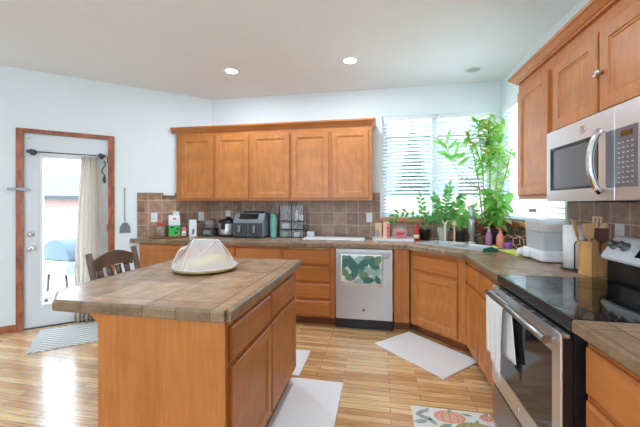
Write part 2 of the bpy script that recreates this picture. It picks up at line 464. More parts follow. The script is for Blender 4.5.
def smooth(P, m=6, it=3):
    P = [Vector(p) for p in P]; Q = []
    for i in range(len(P) - 1):
        for k in range(m): Q.append(P[i].lerp(P[i + 1], k / m))
    Q.append(P[-1])
    for _ in range(it): Q = [Q[0]] + [(Q[i - 1] + Q[i] * 2 + Q[i + 1]) / 4 for i in range(1, len(Q) - 1)] + [Q[-1]]
    return Q
def thing(name, label, cat, loc=(0, 0, 0), rotz=0.0, group=None):
    o = bpy.data.objects.new(name, None); COL.objects.link(o); o.empty_display_size = 0.05
    o.location = loc; o.rotation_euler = (0, 0, rotz); o['label'] = label; o['category'] = cat
    if group: o['group'] = group
    return o
def tag(o, label, cat, group=None, kind=None):
    o['label'] = label; o['category'] = cat
    if group: o['group'] = group
    if kind: o['kind'] = kind
    return o
def struct(o, label=None, cat=None):
    o['kind'] = 'structure'
    if label: o['label'] = label
    if cat: o['category'] = cat
    return o
def copy_tree(o, parent=None):
    c = o.copy(); COL.objects.link(c)
    if parent: c.parent = parent
    for ch in [k for k in bpy.data.objects if k.parent == o]: copy_tree(ch, c)
    return c
R = math.radians

# ------------------------------------------------------------------ room shell
H = 2.757
TH = R(42.0)
P0 = Vector((-3.634, 0.0))                                   # back corner where the slanted wall starts
DW = Vector((-math.cos(TH), -math.sin(TH)))                  # along the slanted wall, away from the corner
def on_left(s, n=0.0):                                       # s along the wall, n out into the room
    p = P0 + DW * s + Vector((math.sin(TH), -math.cos(TH))) * n
    return p.x, p.y
SL = 3.0
PE = on_left(SL)
mb = MB(); mb.box(-8.5, 0.15, -7.1, 0.15, -0.06, 0.0)
# trim the floor outline to the room: polygon
mb = MB(); mb.prism([(0.12, 0.12), (-3.68, 0.12), (PE[0] - 0.08, PE[1] + 0.09), (PE[0] - 0.12, -7.1), (0.12, -7.1)], -0.08, 0.0)
struct(mb.build('floor', 'floor'), 'oak plank floor with warm honey boards running across the kitchen', 'floor')
mb = MB(); mb.prism([(0.12, 0.12), (-3.68, 0.12), (PE[0] - 0.08, PE[1] + 0.09), (PE[0] - 0.12, -7.1), (0.12, -7.1)], H, H + 0.1)
struct(mb.build('ceiling', 'ceil'), 'smooth white kitchen ceiling', 'ceiling')
WX0, WX1, WZ0, WZ1 = -1.345, -0.10, 1.165, 2.41              # window opening, back wall
mb = MB()
mb.box(-3.634, WX0, 0, 0.12, 0, H); mb.box(WX0, WX1, 0, 0.12, 0, WZ0); mb.box(WX0, WX1, 0, 0.12, WZ1, H); mb.box(WX1, 0.12, 0, 0.12, 0, H)
struct(mb.build('wall_back', 'wall'), 'pale blue back wall above the long counter', 'wall')
WY0, WY1 = -1.32, -0.10
mb = MB()
mb.box(0, 0.12, WY1, 0, 0, H); mb.box(0, 0.12, WY0, WY1, 0, WZ0); mb.box(0, 0.12, WY0, WY1, WZ1, H); mb.box(0, 0.12, -7.1, WY0, 0, H)
struct(mb.build('wall_right', 'wall'), 'pale blue right wall behind the range', 'wall')
DS0, DS1, DZ = 1.182, 1.926, 2.088                           # door opening along the slanted wall
mb = MB()                                                    # local x = -s, local y = outwards
mb.box(-DS0, 0.0, 0, 0.12, 0, H); mb.box(-DS1, -DS0, 0, 0.12, DZ, H); mb.box(-SL, -DS1, 0, 0.12, 0, H)
struct(mb.build('wall_left', 'wall', loc=(P0.x, P0.y, 0), rotz=TH), 'slanted pale blue wall with the glazed back door', 'wall')
mb = MB(); mb.box(PE[0] - 0.12, PE[0], -7.1, PE[1], 0, H)
struct(mb.build('wall_side', 'wall'), 'side wall of the dining area behind the camera', 'wall')
mb = MB(); mb.box(PE[0], -3.95, -7.1, -7.0, 0, H); mb.box(-1.85, 0, -7.1, -7.0, 0, H); mb.box(-3.95, -1.85, -7.1, -7.0, 2.2, H); mb.box(-3.95, -1.85, -7.1, -7.0, 0, 0.8)
struct(mb.build('wall_rear', 'wall'), 'rear wall with a wide opening behind the camera', 'wall')
# baseboards
mb = MB(); mb.box(-SL + .02, -DS1 - 0.06, -0.014, -0.001, 0, 0.075, 0.004)
struct(mb.build('baseboard_left', 'casing', loc=(P0.x, P0.y, 0), rotz=TH), 'red brown baseboard left of the back door', 'baseboard')
mb = MB(); mb.box(-DS0 + 0.06, -1.0, -0.014, -0.001, 0, 0.075, 0.004)
struct(mb.build('baseboard_door', 'casing', loc=(P0.x, P0.y, 0), rotz=TH), 'short baseboard between the back door and the counter', 'baseboard')

# backsplash tiling
def wall_tile(name, x0, x1, z0, z1, loc, rotz, matname, label):
    mb = MB(); mb.box(x0, x1, -0.010, -0.0005, z0, z1)
    return struct(mb.build(name, matname, loc=loc, rotz=rotz), label, 'backsplash')
BZ = 0.916
LB = (P0.x, P0.y, BZ)
wall_tile('trim_1', 0.004, 3.634 - 1.375, 0, 0.472, (P0.x, 0, BZ), 0, 'btile', 'brown tile backsplash under the back wall cabinets')
wall_tile('trim_2', 0, 0.076, 0, 0.556, (-1.451, -0.0005, BZ), 0, 'btile_end', 'end column of backsplash tiles beside the window')
wall_tile('trim_3', 0, 1.36, 0, 0.214, (-1.372, 0, BZ), 0, 'btile', 'low tile backsplash under the back window')
wall_tile('trim_4', -0.81, -0.012, 0, 0.472, LB, TH, 'btile', 'brown tile backsplash on the slanted wall')
wall_tile('trim_5', -0.885, -0.012, 0.4725, 0.556, LB, TH, 'btile_trim', 'top course of backsplash tiles on the slanted wall')
wall_tile('trim_6', -0.885, -0.8105, 0, 0.472, LB, TH, 'btile_end', 'end column of backsplash tiles by the fly swatter')
wall_tile('trim_7', 0.014, 1.365, 0, 0.214, (0, 0, BZ), R(-90), 'btile', 'low tile backsplash under the right window')
wall_tile('trim_8', 0, 2.25, 0, 0.455, (0, -1.3655, BZ), R(-90), 'btile', 'brown tile backsplash between the range and microwave')

# windows
def window(name, x0, x1, loc, rotz, label, mull):
    r = thing(name, label, 'window', loc, rotz); r['kind'] = 'structure'
    z0, z1 = WZ0, WZ1
    mb = MB(); f = 0.045
    mb.box(x0, x0 + f, 0.05, 0.11, z0, z1); mb.box(x1 - f, x1, 0.05, 0.11, z0, z1)
    mb.box(x0 + f, x1 - f, 0.05, 0.11, z0, z0 + f); mb.box(x0 + f, x1 - f, 0.05, 0.11, z1 - f, z1)
    if mull is not None: mb.box(mull - 0.035, mull + 0.035, 0.05, 0.11, z0 + f, z1 - f)
    mb.build('window_frame', 'vinyl', r)
    mb = MB()
    if mull is not None:
        mb.box(x0 + f, mull - .035, 0.078, 0.082, z0 + f, z1 - f); mb.box(mull + .035, x1 - f, 0.078, 0.082, z0 + f, z1 - f)
    else: mb.box(x0 + f, x1 - f, 0.078, 0.082, z0 + f, z1 - f)
    mb.build('glass', 'pane', r)
    return r
w1 = window('window_1', WX0, WX1, (0, 0, 0), 0, 'wide white window above the sink counter', -0.72)
w2 = window('window_2', 0.10, 1.32, (0, 0, 0), R(-90), 'right wall window beside the corner plant', None)
mb = MB(); mb.box(-1.372, -0.016, -0.055, 0.05, 1.116, 1.164, 0.008); mb.build('window_sill', 'sillwood', w1)
mb = MB(); mb.box(0.06, 1.36, -0.055, 0.05, 1.116, 1.164, 0.008); mb.build('window_sill', 'sillwood', w2)

# back door
LW = (P0.x, P0.y, 0)
d1 = thing('door_1', 'white glazed back door in the slanted wall', 'door', LW, TH); d1['kind'] = 'structure'
x0, x1 = -DS1 + 0.004, -DS0 - 0.004
gx0, gx1, gz0, gz1 = -1.80, -1.30, 0.222, 1.862
mb = MB(); ya, yb = 0.02, 0.062
mb.box(x0, gx0, ya, yb, 0.012, DZ - .004); mb.box(gx1, x1, ya, yb, 0.012, DZ - .004)
mb.box(gx0, gx1, ya, yb, 0.012, gz0); mb.box(gx0, gx1, ya, yb, gz1, DZ - .004)
mb.build('door_slab', 'door_white', d1)
mb = MB()
for a in ((gx0, gx0 + .028, gz0, gz1), (gx1 - .028, gx1, gz0, gz1), (gx0 + .028, gx1 - .028, gz0, gz0 + .028), (gx0 + .028, gx1 - .028, gz1 - .028, gz1)):
    mb.box(a[0], a[1], 0.008, 0.075, a[2], a[3], 0.005)
mb.build('glass_frame', 'vinyl', d1)
mb = MB(); mb.box(gx0 + .02, gx1 - .02, 0.038, 0.043, gz0 + .02, gz1 - .02); mb.build('glass', 'pane', d1)
mb = MB(); mb.lathe([(0.031, 0.02), (0.031, 0.012), (0.012, 0.008), (0.012, -0.02), (0.026, -0.028), (0.03, -0.045), (0.024, -0.06), (0.008, -0.064)], (-1.868, 0, 0.862), axis='y')
mb.build('door_knob', 'chrome', d1)
mb = MB(); mb.lathe([(0.031, 0.02), (0.031, 0.004), (0.024, -0.004), (0.008, -0.006)], (-1.868, 0, 1.01), axis='y'); mb.box(-1.874, -1.862, -0.022, -0.004, 0.994, 1.026, 0.003)
mb.build('deadbolt', 'chrome', d1)
for z in (0.25, 1.05, 1.85):
    mb = MB(); mb.lathe([(0.008, -0.045), (0.008, 0.045)], (x1 + .001, 0.012, z), n=10); mb.build('hinge', 'dark_metal', d1)
mb = MB(); mb.box(-DS1, -DS0, 0.0, 0.12, 0.0, 0.011); struct(mb.build('trim_9', 'dark_metal', loc=LW, rotz=TH), 'metal threshold under the back door', 'threshold')
mb = MB()
mb.box(-1.986, -DS1 + .002, -0.018, -0.0005, 0, 2.132, 0.004); mb.box(-DS0 - .002, -1.118, -0.018, -0.0005, 0, 2.132, 0.004)
mb.box(-DS1 + .0025, -DS0 - .0025, -0.018, -0.0005, DZ - .002, 2.132, 0.004)
struct(mb.build('trim_10', 'casing', loc=LW, rotz=TH), 'worn red brown wooden casing around the back door', 'door casing')

# ------------------------------------------------------------------ cabinets
def cab_door(x0, x1, z0, z1, y=0.0, t=0.019, fw=0.056):
    mb = MB()
    mb.rings(x0, x1, z0, z1, [(0, y + t), (0, y + 0.004), (0.004, y), (fw, y), (fw + .004, y + .006), (fw + .010, y + .006), (fw + .016, y + .0105)])
    return mb
def drawer_front(x0, x1, z0, z1, y=0.0, t=0.019):
    mb = MB(); mb.rings(x0, x1, z0, z1, [(0, y + t), (0, y + .008), (0.010, y + .001), (0.012, y)]); return mb

TOPZ = 0.864
def base_cabinet(label, loc, rotz, w, fronts, depth=0.585, group=None, name='base_cabinet', body=None):
    r = thing(name, label, 'cabinet', loc, rotz, group)
    mb = MB()
    if body: mb.prism(body, 0.1, TOPZ)
    else: mb.box(0, w, 0.0195, depth, 0.1, TOPZ)
    mb.build('body', 'maple', r)
    mb = MB()
    if body: mb.box(body[0][0] + .05, w - .002, 0.095, 0.112, 0.0, 0.0995)
    else: mb.box(0.002, w - .002, 0.095, depth, 0.0, 0.0995)
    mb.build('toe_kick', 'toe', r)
    for f in fronts:
        k, a, b, z0, z1 = f
        if k == 'door': cab_door(a, b, z0, z1).build('door', 'maple_panel', r)
        elif k == 'drawer': drawer_front(a, b, z0, z1).build('drawer', 'maple_h', r)
        elif k == 'board': 
            mb = MB(); mb.box(a, b, 0.001, 0.019, z0, z1, 0.003); mb.build('cutting_board', 'lightwood', r)
    return r
YF = -0.62
XR = -0.645
# far left: front -4.25 .. -3.62
base_cabinet('maple base cabinet with one tall door at the slanted wall end of the back counter', (-4.25, YF, 0), 0, 0.63,
             [('door', 0.035, 0.61, 0.125, 0.845)],
             body=[(0.0, 0.0195), (0.63, 0.0195), (0.63, 0.60), (0.60, 0.60), (0.06, 0.10)])
base_cabinet('maple base cabinet below the steel pressure cooker on the back counter', (-3.618, YF, 0), 0, 0.616,
             [('drawer', 0.02, 0.61, 0.675, 0.838), ('door', 0.02, 0.61, 0.125, 0.648)], group='back run cabinets')
base_cabinet('maple base cabinet below the grey air fryer and mint bottle', (-3.0, YF, 0), 0, 0.56,
             [('drawer', 0.005, 0.548, 0.675, 0.838), ('door', 0.005, 0.548, 0.125, 0.648)], group='back run cabinets')
base_cabinet('maple four drawer cabinet left of the stainless dishwasher', (-2.438, YF, 0), 0, 0.586,
             [('board', 0.07, 0.50, 0.840, 0.854), ('drawer', 0.01, 0.538, 0.675, 0.835), ('drawer', 0.01, 0.538, 0.49, 0.648), ('drawer', 0.01, 0.538, 0.305, 0.463), ('drawer', 0.01, 0.538, 0.12, 0.278)])
# corner sink cabinet: local x along the diagonal
SK = thing('corner_sink_cabinet', 'diagonal maple sink cabinet in the corner with a wide door and false drawer', 'cabinet', (-1.073, YF, 0), R(-45))
wS = 0.604
mb = MB(); mb.box(0.0, wS, 0.0195, 0.04, 0.1, TOPZ); mb.box(0.02, wS - .02, 0.0405, 0.45, 0.1, 0.12); mb.build('body', 'maple', SK)
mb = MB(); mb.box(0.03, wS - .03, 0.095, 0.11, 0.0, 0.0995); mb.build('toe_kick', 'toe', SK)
drawer_front(0.045, wS - .075, 0.665, 0.815).build('drawer', 'maple_h', SK)
cab_door(0.045, wS - .075, 0.125, 0.635).build('door', 'maple_panel', SK)
Rm = Matrix.Rotation(R(45), 3, 'Z')
def world_in(o, pts):   # world xy -> local xy of a thing
    inv = Matrix.Rotation(-o.rotation_euler.z, 3, 'Z')
    return [tuple((inv @ (Vector((p[0], p[1], 0)) - Vector((o.location.x, o.location.y, 0))))[:2]) for p in pts]
mb = MB(); mb.prism(world_in(SK, [(-1.229, -0.601), (-1.0735, -0.601), (-1.0735, -0.58), (-1.229, -0.58)]), 0.1, TOPZ); mb.build('filler_panel', 'maple', SK)
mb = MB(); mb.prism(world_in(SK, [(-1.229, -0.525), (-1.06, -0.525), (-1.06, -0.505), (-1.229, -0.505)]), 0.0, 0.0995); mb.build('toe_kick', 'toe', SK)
base_cabinet('narrow maple base cabinet between the sink corner and its taller neighbour by the range', (XR, -1.052, 0), R(-90), 0.376,
             [('drawer', 0.03, 0.362, 0.67, 0.815), ('door', 0.03, 0.362, 0.125, 0.64)], group='right run cabinets')
base_cabinet('maple base cabinet directly left of the range, half behind the white towel', (XR, -1.429, 0), R(-90), 0.51,
             [('drawer', 0.015, 0.49, 0.67, 0.82), ('door', 0.015, 0.49, 0.125, 0.64)], group='right run cabinets')
base_cabinet('maple drawer cabinet on the near side of the range at the right frame edge', (XR, -2.715, 0), R(-90), 0.9,
             [('drawer', 0.012, 0.885, 0.655, 0.825), ('drawer', 0.012, 0.885, 0.40, 0.632), ('drawer', 0.012, 0.885, 0.125, 0.377)])

# upper cabinets
UZ0, UZ1 = 1.372, 2.236
def wall_cabinet(label, loc, rotz, w, doors, z0, z1, body=None, group=None):
    r = thing('wall_cabinet', label, 'cabinet', loc, rotz, group)
    mb = MB()
    if body: mb.prism(body, z0, z1)
    else: mb.box(0, w, 0.0195, 0.35, z0, z1)
    mb.build('body', 'maple', r)
    D = []
    for a, b, c, d in doors: D.append(cab_door(a, b, c, d, fw=0.06).build('door', 'maple_panel', r))
    return r, D
UY = -0.355
wall_cabinet('maple wall cabinet with a single door at the slanted wall end', (-3.935, UY, 0), 0, 0.532, [(0.075, 0.515, 1.402, 2.178)], UZ0, UZ1,
             body=[(0, 0.0195), (0.532, 0.0195), (0.532, 0.345), (0.325, 0.345), (0.02, 0.085)], group='back wall cabinets')
wall_cabinet('two door maple wall cabinet above the pressure cooker and air fryer', (-3.402, UY, 0), 0, 0.982, [(0.018, 0.452, 1.402, 2.178), (0.492, 0.966, 1.402, 2.178)], UZ0, UZ1, group='back wall cabinets')
wall_cabinet('two door maple wall cabinet nearest the window above the dish board', (-2.419, UY, 0), 0, 0.954, [(0.014, 0.458, 1.402, 2.178), (0.492, 0.918, 1.402, 2.178)], UZ0, UZ1, group='back wall cabinets')
wall_cabinet('tall maple wall cabinet between the plant window and the microwave', (UY, -1.37, 0), R(-90), 0.512, [(0.022, 0.462, 1.398, 2.168)], UZ0, UZ1)
wmc, Dm = wall_cabinet('short two door maple cabinet right above the microwave', (UY, -1.884, 0), R(-90), 0.84, [(0.012, 0.408, 1.772, 2.158), (0.428, 0.83, 1.772, 2.158)], 1.752, UZ1)
mb = MB(); mb.lathe([(0.008, 0.0), (0.006, -0.012), (0.014, -0.02), (0.016, -0.028), (0.008, -0.034)], (0.458, 0, 1.95), axis='y', n=16); mb.build('knob', 'chrome', Dm[1], label='small pale knob')
mb = MB(); mb.box(0.40, 0.452, -0.012, -0.001, 1.944, 1.956, 0.004); mb.build('child_latch', 'white', Dm[1], label='white child latch strap')
CR = [(-0.018, 2.2365), (0.002, 2.2365), (0.004, 2.244), (0.014, 2.250), (0.022, 2.262), (0.036, 2.276), (0.044, 2.281), (0.046, 2.298), (-0.018, 2.298)]
mb = MB(); mb.sweep([(-3.985, -0.352), (-1.465, -0.352), (-1.465, -0.004)], CR)
tag(mb.build('crown_moulding', 'maple_h'), 'maple crown moulding along the top of the back wall cabinets', 'moulding', 'crown mouldings')
mb = MB(); mb.sweep([(-0.004, -1.37), (-0.352, -1.37), (-0.352, -2.725)], CR)
tag(mb.build('crown_moulding', 'maple_h'), 'maple crown moulding over the cabinets above the microwave', 'moulding', 'crown mouldings')

# ------------------------------------------------------------------ worktops
CT = 0.914
def slab_with_hole(outer, hole, z0, z1, org):
    b = bmesh.new(); loops = []
    for pl in ([outer] + ([hole] if hole else [])):
        vs_ = [b.verts.new((p[0] - org[0], p[1] - org[1], z1)) for p in pl]
        for i in range(len(vs_)): b.edges.new((vs_[i], vs_[(i + 1) % len(vs_)]))
    bmesh.ops.triangle_fill(b, use_beauty=True, edges=list(b.edges))
    ex = bmesh.ops.extrude_face_region(b, geom=list(b.faces))
    for v in ex['geom']:
        if isinstance(v, bmesh.types.BMVert): v.co.z = z0
    bmesh.ops.recalc_face_normals(b, faces=b.faces)
    return b
def counter(name, label, outer, hole, org, edges, group=None):
    """outer: worktop outline; edges: the index pairs of the outline that carry the edge tile"""
    r = thing(name, label, 'countertop', (org[0], org[1], 0), 0, group)
    mb = MB(); mb._merge(slab_with_hole(outer, hole, 0.868, CT, org)); mb.build('tile_top', 'ctile', r)
    return r
def nosing(r, path, org, z0=0.8665, z1=CT + 0.0015):
    mb = MB()
    mb.sweep([(p[0] - org[0], p[1] - org[1]) for p in path], [(0.0005, z0), (0.016, z0), (0.020, z0 + .006), (0.020, z1 - .010), (0.014, z1 - .001), (0.008, z1), (0.0005, z1)])
    mb.build('edge_trim', 'nose', r)
org = (-1.09, -0.57)
CY = -0.64
CX = -0.655
SNK = (-0.565, -0.565)                                        # sink centre
def diag(a, b):  # a along the sink (towards the range), b towards the camera
    u = Vector((1, -1)).normalized(); v = Vector((-1, -1)).normalized()
    p = Vector(SNK) + u * a + v * b; return (p.x, p.y)
hole = [diag(-.345, -.125), diag(.335, -.125), diag(.335, .215), diag(-.345, .215)]
outer = [(-4.325, CY), (-1.0983, CY), (CX, -1.0833), (CX, -1.940), (-0.0125, -1.940), (-0.0125, -0.0125), (-3.655, -0.0125)]
cm = counter('countertop', 'long tiled countertop running under the window from the slanted wall to the range', outer, hole, org, None)
nosing(cm, [(-4.335, CY), (-1.0983, CY), (CX, -1.0833), (CX, -1.940)], org)
org2 = (-0.57, -2.80)
cn = counter('countertop', 'short tiled countertop on the near side of the range', [(CX, -2.712), (CX, -3.62), (-0.0125, -3.62), (-0.0125, -2.712)], None, org2, None)
nosing(cn, [(CX, -2.712), (CX, -3.62)], org2)

# island
IX0, IX1, IY0, IY1 = -2.918, -1.975, -2.850, -1.70
org3 = (IX1 - 0.06, IY0 + 0.075)
ic = counter('island_countertop', 'tiled island countertop under the netted food cover', [(IX0 + .135, IY0), (IX1, IY0), (IX1, IY1), (IX0 + .135, IY1), (IX0, IY1 - .135), (IX0, IY0 + .135)], None, org3, None)
nosing(ic, [(IX1, IY0), (IX1, IY1), (IX0 + .135, IY1), (IX0, IY1 - .135), (IX0, IY0 + .135), (IX0 + .135, IY0), (IX1, IY0)], org3)
isl = thing('kitchen_island', 'maple kitchen island cabinet with a plain end panel and two columns of drawers over doors', 'kitchen island', (-1.985, -2.828, 0), R(90))
wI = 1.12
mb = MB(); mb.box(0.0, wI, 0.0195, 0.59, 0.1, TOPZ); mb.build('body', 'maple', isl)
mb = MB(); mb.box(-0.012, -0.0005, 0.0, 0.60, 0.0, TOPZ, 0.002); mb.build('end_panel', 'maple', isl)
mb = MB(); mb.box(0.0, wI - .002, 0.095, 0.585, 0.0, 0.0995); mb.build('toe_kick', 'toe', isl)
for a, b in ((0.055, 0.555), (0.575, 1.105)):
    drawer_front(a, b, 0.668, 0.815).build('drawer', 'maple_h', isl)
    cab_door(a, b, 0.125, 0.642).build('door', 'maple_panel', isl)
for yy in (0.0, wI - .03):
    mb = MB(); mb.prism([(0.601, 0.80), (0.601, TOPZ), (0.66, TOPZ), (0.66, TOPZ - .012)], yy, yy + 0.03, 0.003, axis='x'); mb.build('corbel', 'maple', isl)

# ------------------------------------------------------------------ dishwasher
dw = thing('dishwasher', 'stainless dishwasher with a leaf print towel over its handle', 'dishwasher', (-1.845, -0.645, 0))
mb = MB(); mb.box(0.004, 0.606, 0.045, 0.60, 0.1, 0.862); mb.build('body', 'black_matte', dw)
mb = MB(); mb.box(0.006, 0.604, 0.0, 0.044, 0.118, 0.782, 0.006); mb.box(0.006, 0.604, 0.012, 0.044, 0.782, 0.815); mb.box(0.006, 0.604, 0.0, 0.044, 0.815, 0.862, 0.006)
mb.build('door', 'steel_dw', dw)
mb = MB(); mb.box(0.05, 0.56, -0.034, -0.016, 0.772, 0.800, 0.007); mb.box(0.055, 0.085, -0.02, 0.013, 0.776, 0.798, 0.003); mb.box(0.525, 0.555, -0.02, 0.013, 0.776, 0.798, 0.003)
mb.build('handle', 'steel', dw)
mb = MB(); mb.box(0.006, 0.604, 0.06, 0.08, 0.0, 0.114); mb.build('toe_kick', 'black', dw)
mb = MB(); mb.lathe([(0.012, 0.0), (0.012, -0.003), (0.009, -0.003), (0.008, -0.0015)], (0.305, 0, 0.222), axis='y', n=20); mb.build('badge', 'dark_metal', dw, label='small round metal badge')

# ------------------------------------------------------------------ range
rg = thing('range', 'stainless electric range with black glass cooktop and oven door', 'range', (-0.685, -1.945, 0), R(-90))
W = 0.76
mb = MB(); mb.box(0.003, W - .003, 0.021, 0.62, 0.03, 0.892); mb.build('body', 'black', rg)
mb = MB(); mb.box(0.0, W, 0.021, 0.55, 0.8925, 0.9145, 0.004); mb.build('cooktop', 'black_glass', rg)
mb = MB(); mb.box(0.0, W, 0.010, 0.0205, 0.868, 0.9165, 0.003); mb.build('cooktop_rim', 'black', rg)
for cx, cy, rr in ((0.2, 0.12, 0.11), (0.56, 0.12, 0.085), (0.2, 0.39, 0.085), (0.56, 0.39, 0.11)):
    mb = MB(); mb.lathe([(rr, 0.9148), (rr + .003, 0.9152), (rr + .003, 0.9148)], (cx, cy, 0), n=48, cap=False); mb.lathe([(rr * .6, 0.9148), (rr * .6 + .002, 0.9152), (rr * .6 + .002, 0.9148)], (cx, cy, 0), n=48, cap=False)
    mb.build('burner_ring', 'ring', rg)
mb = MB(); dr = mb
x0, x1, z0, z1 = 0.006, W - .006, 0.285, 0.852
wx0, wx1, wz0, wz1 = 0.07, W - .07, 0.385, 0.765
mb.box(x0, wx0, -0.022, -0.012, z0, z1, 0.003); mb.box(wx1, x1, -0.022, -0.012, z0, z1, 0.003)
mb.box(wx0 - .004, wx1 + .004, -0.0218, -0.012, z0, wz0); mb.box(wx0 - .004, wx1 + .004, -0.0218, -0.012, wz1, z1)
mb.box(x0, x1, -0.012, 0.009, z1 - .012, z1)
door = mb.build('oven_door', 'steel_light', rg)
mb = MB(); mb.box(x0 + .001, x1 - .001, -0.0115, 0.0195, z0 + .001, z1 - .0125); mb.build('door_liner', 'black', door, label='black inner door')
mb = MB(); mb.box(wx0 + .0005, wx1 - .0005, -0.0185, -0.012, wz0 + .0005, wz1 - .0005); mb.build('oven_window', 'dark_glass', door)
mb = MB(); mb.tube([(0.05, -0.062, 0.820), (W - .03, -0.062, 0.820)], 0.015, 14); 
mb.box(0.06, 0.085, -0.062, -0.021, 0.808, 0.828, 0.004); mb.box(W - .065, W - .035, -0.062, -0.021, 0.808, 0.828, 0.004); mb.build('handle', 'steel', door)
mb = MB()
for i in range(6): mb.box(0.08 + i * 0.105, 0.155 + i * 0.105, -0.013, -0.007, z1 - .002, z1 + .0008); mb.box(0.08 + i * 0.105, 0.155 + i * 0.105, -0.003, 0.003, z1 - .002, z1 + .0008)
mb.build('vent_slots', 'black_matte', door)
mb = MB(); mb.lathe([(0.014, -0.022), (0.014, -0.025), (0.011, -0.025), (0.010, -0.0235)], (W / 2, 0, 0.333), axis='y', n=20); mb.build('badge', 'chrome', door, label='small round chrome badge')
mb = MB(); mb.box(0.012, W - .012, -0.020, 0.019, 0.055, 0.262, 0.005); mb.build('drawer', 'steel', rg)
# backguard: profile (y, z)
mb = MB(); mb.box(0.004, W - .004, 0.585, 0.665, 0.893, 1.04); mb.build('riser', 'black', rg)
mb = MB(); mb.prism([(0.548, 1.046), (0.556, 1.028), (0.585, 1.0405), (0.670, 1.0405), (0.670, 1.148), (0.655, 1.160), (0.635, 1.160), (0.618, 1.150)], 0.002, W - .002, 0.004, axis='x')
bg = mb.build('control_panel', 'silver', rg)
nv = Vector((0, -0.104, 0.070)).normalized(); tv = Vector((0, 0.070, 0.104)).normalized()
def on_panel(x, t, h=0.0): return Vector((x, 0.548, 1.046)) + tv * t + nv * h
for kx in (0.055, 0.135, W - .135, W - .055):
    mb = MB()
    b = bmesh.new(); rings = []
    for rr, h in ((0.026, -0.002), (0.026, 0.006), (0.021, 0.010), (0.019, 0.034), (0.014, 0.038)):
        rings.append([b.verts.new(on_panel(kx, 0.075, h) + (Vector((1, 0, 0)) * math.cos(2 * math.pi * i / 20) + tv * math.sin(2 * math.pi * i / 20)) * rr) for i in range(20)])
    for A, B in zip(rings, rings[1:]):
        for i in range(20): b.faces.new((A[i], A[(i + 1) % 20], B[(i + 1) % 20], B[i]))
    b.faces.new(rings[0]); b.faces.new(rings[-1]); bmesh.ops.recalc_face_normals(b, faces=b.faces)
    mb._merge(b)
    kb = mb.build('knob', 'knob_metal', bg)
b = bmesh.new()
c = [on_panel(x, t, h) for h in (-.002, .0015) for x, t in ((0.23, 0.03), (0.53, 0.03), (0.53, 0.105), (0.23, 0.105))]
v = [b.verts.new(p) for p in c]
for f in ((0, 1, 2, 3), (4, 5, 6, 7), (0, 1, 5, 4), (1, 2, 6, 5), (2, 3, 7, 6), (3, 0, 4, 7)): b.faces.new([v[i] for i in f])
bmesh.ops.recalc_face_normals(b, faces=b.faces)
mb = MB(); mb._merge(b); mb.build('display', 'black_glass', bg)

# ------------------------------------------------------------------ microwave
mw = thing('microwave', 'stainless over-range microwave with a dark window and curved handle', 'microwave', (-0.41, -1.945, 1.353), R(-90))
mb = MB(); mb.box(0.003, 0.757, 0.031, 0.398, 0.0, 0.392); mb.build('body', 'charcoal', mw)
mb = MB()
wx0, wx1, wz0, wz1 = 0.04, 0.455, 0.06, 0.298
mb.box(0.0, wx0, 0.0, 0.03, 0.0, 0.394, 0.003); mb.box(wx1, 0.556, 0.0, 0.03, 0.0, 0.394, 0.003)
mb.box(wx0 - .003, wx1 + .003, 0.0002, 0.03, 0.0, wz0, 0.0); mb.box(wx0 - .003, wx1 + .003, 0.0002, 0.03, wz1, 0.394, 0.0)
md = mb.build('door', 'steel_light', mw)
mb = MB(); mb.rings(wx0, wx1, wz0, wz1, [(0, 0.028), (0, 0.004), (0.012, 0.008)]); mb.build('window', 'mw_glass', md)
mb = MB(); [mb.box(*a, 0.0005, 0.006, *c) for a, c in (((wx0, wx0 + .012), (wz0, wz1)), ((wx1 - .012, wx1), (wz0, wz1)), ((wx0 + .012, wx1 - .012), (wz0, wz0 + .012)), ((wx0 + .012, wx1 - .012), (wz1 - .012, wz1)))]; mb.build('window_border', 'black', md)
mb = MB(); pts = []
for i in range(13):
    t = i / 12; pts.append((0.492 , -0.012 - 0.042 * math.sin(math.pi * t) ** 0.7, 0.035 + 0.275 * t))
mb.tube(pts, 0.014, 12); mb.build('handle', 'chrome', md)
mb = MB(); mb.lathe([(0.019, 0.0), (0.019, -0.003), (0.015, -0.0035), (0.014, -0.002)], (0.345, 0, 0.347), axis='y', n=24); mb.build('badge', 'chrome', md, label='round chrome badge')
mb = MB(); mb.box(0.558, 0.757, 0.0, 0.03, 0.0, 0.394, 0.003); cpn = mb.build('control_panel', 'steel_light', mw)
mb = MB(); mb.box(0.562, 0.682, -0.002, -0.0002, 0.055, 0.296, 0.0008); mb.build('keypad_panel', 'mw_glass', cpn)
mb = MB(); mb.box(0.507, 0.5545, -0.002, -0.0002, 0.055, 0.296, 0.0008); mb.build('door_panel', 'mw_glass', md)
mb = MB(); mb.box(0.598, 0.658, -0.0035, -0.0022, 0.258, 0.28); mb.build('display', 'amber', cpn)
mb = MB()
for r_ in range(9):
    for c_ in range(4):
        x = 0.582 + c_ * 0.024; z = 0.072 + r_ * 0.02
        mb.box(x, x + (0.012 if (r_ + c_) % 3 else 0.008), -0.0032, -0.0021, z, z + 0.004)
mb.build('keypad', 'marks', cpn)
mb = MB(); mb.box(0.1, 0.66, 0.06, 0.34, -0.006, -0.0005); mb.build('underside_grille', 'black_matte', mw)

